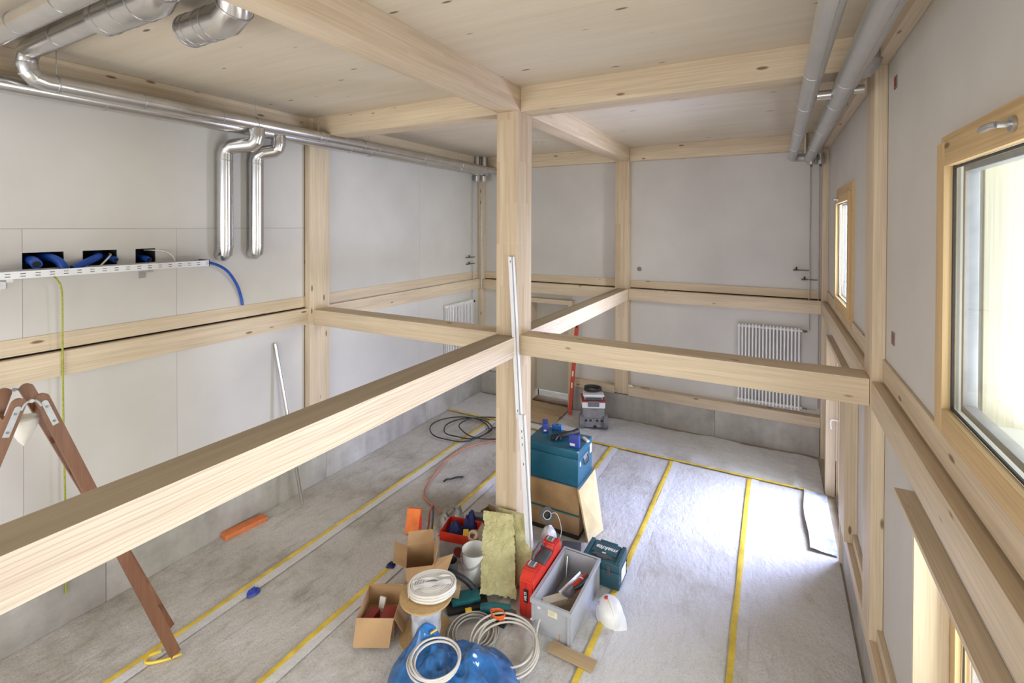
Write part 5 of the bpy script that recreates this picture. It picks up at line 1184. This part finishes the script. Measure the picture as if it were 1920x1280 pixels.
# ------------------------------------------------------------------ vacuum cleaner and red level at the back
t = thing('vacuum_cleaner', 'dusty grey and white workshop vacuum cleaner by the back wall', 'vacuum cleaner', (-2.95, 8.60, 0.02)); t.rotation_euler = (0, 0, math.radians(24))
def vp(name, mb, mat, lab=None, par=None): return build(name, mb, M[mat], par or t, lab, local=True)
mb = MB(); mb.box(-0.195, 0.195, -0.20, 0.20, 0.06, 0.36, bev=0.03, taper=-0.03); vp('tank', mb, 'vacgrey')
mb = MB(); mb.box(-0.21, 0.21, -0.20, 0.20, 0.362, 0.50, bev=0.02, taper=-0.0); vp('motor_head', mb, 'white_plastic')
mb = MB(); mb.box(-0.165, 0.165, -0.165, 0.17, 0.50, 0.585, bev=0.02); vp('head_top', mb, 'white_plastic')
mb = MB(); mb.box(-0.214, 0.214, -0.206, 0.206, 0.475, 0.505, bev=0.008); vp('red_band', mb, 'darkred', 'red band')
mb = MB(); mb.box(-0.10, 0.10, -0.215, -0.195, 0.40, 0.50, bev=0.006); vp('control_panel', mb, 'midgrey')
mb = MB(); mb.box(-0.15, 0.15, -0.205, -0.188, 0.515, 0.56, bev=0.012); vp('handle_recess', mb, 'darkgrey')
mb = MB(); mb.box(-0.19, 0.19, -0.22, -0.02, 0.587, 0.615, bev=0.01); vp('top_tray', mb, 'white_plastic')
hs = MB(); hs.tube([(0.15*math.cos(a*0.7), 0.02+0.12*math.sin(a*0.7)-0.02, 0.63+0.008*a*0.35) for a in range(0, 24)], 0.016, n=8, sub=2); vp('suction_hose', hs, 'black', 'coiled black hose')
for xx in (-0.225, 0.205):
    mb = MB(); mb.cyl((xx-0.03, -0.17, 0.125), (xx+0.05, -0.17, 0.125), 0.125, n=32); vp('wheel', mb, 'midgrey')
mb = MB(); mb.box(-0.19, 0.19, -0.245, -0.19, 0.04, 0.20, bev=0.015); vp('front_skirt', mb, 'vacgrey')
for xx in (-0.14, -0.06, 0.06, 0.14):
    mb = MB(); mb.cyl((xx, -0.2445, 0.165), (xx, -0.247, 0.165), 0.024, n=14); vp('socket_hole', mb, 'black')
mb = MB(); mb.cyl((0.02, -0.2455, 0.05), (0.02, -0.2, 0.05), 0.035, n=14); vp('castor', mb, 'black')
t = thing('red_spirit_level', 'long red spirit level leaning beside the doorway', 'spirit level', (-3.47, 8.77, 0.03))
mb = MB(); bar(mb, (-3.475, 8.775, 0.04), (-3.44, 9.08, 1.86), 0.075, 0.03, (1, 0, 0)); build('level_body', mb, M['redwood'], t)
for u in (0.30, 0.42, 0.62, 0.93):
    p = Vector((-3.475, 8.775, 0.04)).lerp(Vector((-3.44, 9.08, 1.86)), u)+Vector((0, -0.0165, 0.002)); mb = MB(); bar(mb, p-Vector((0, 0.008, 0.05)), p+Vector((0, 0.008, 0.05)), 0.03, 0.002, (1, 0, 0)); build('vial_window', mb, M['cream' if u < 0.9 else 'dark'], t)
rag('paper_scrap', -2.42, 9.18, 0.07, 0.03, 'paper', 'crumpled white paper on the back bottom rail beside its middle post', 'paper', 50, 0.648, sx=1.2, sy=0.5)
rag('paper_scrap', -2.12, 9.185, 0.07, 0.02, 'card', 'small tan scrap on the back bottom rail, right of the white paper', 'paper', 51, 0.648, sx=1.3, sy=0.4)
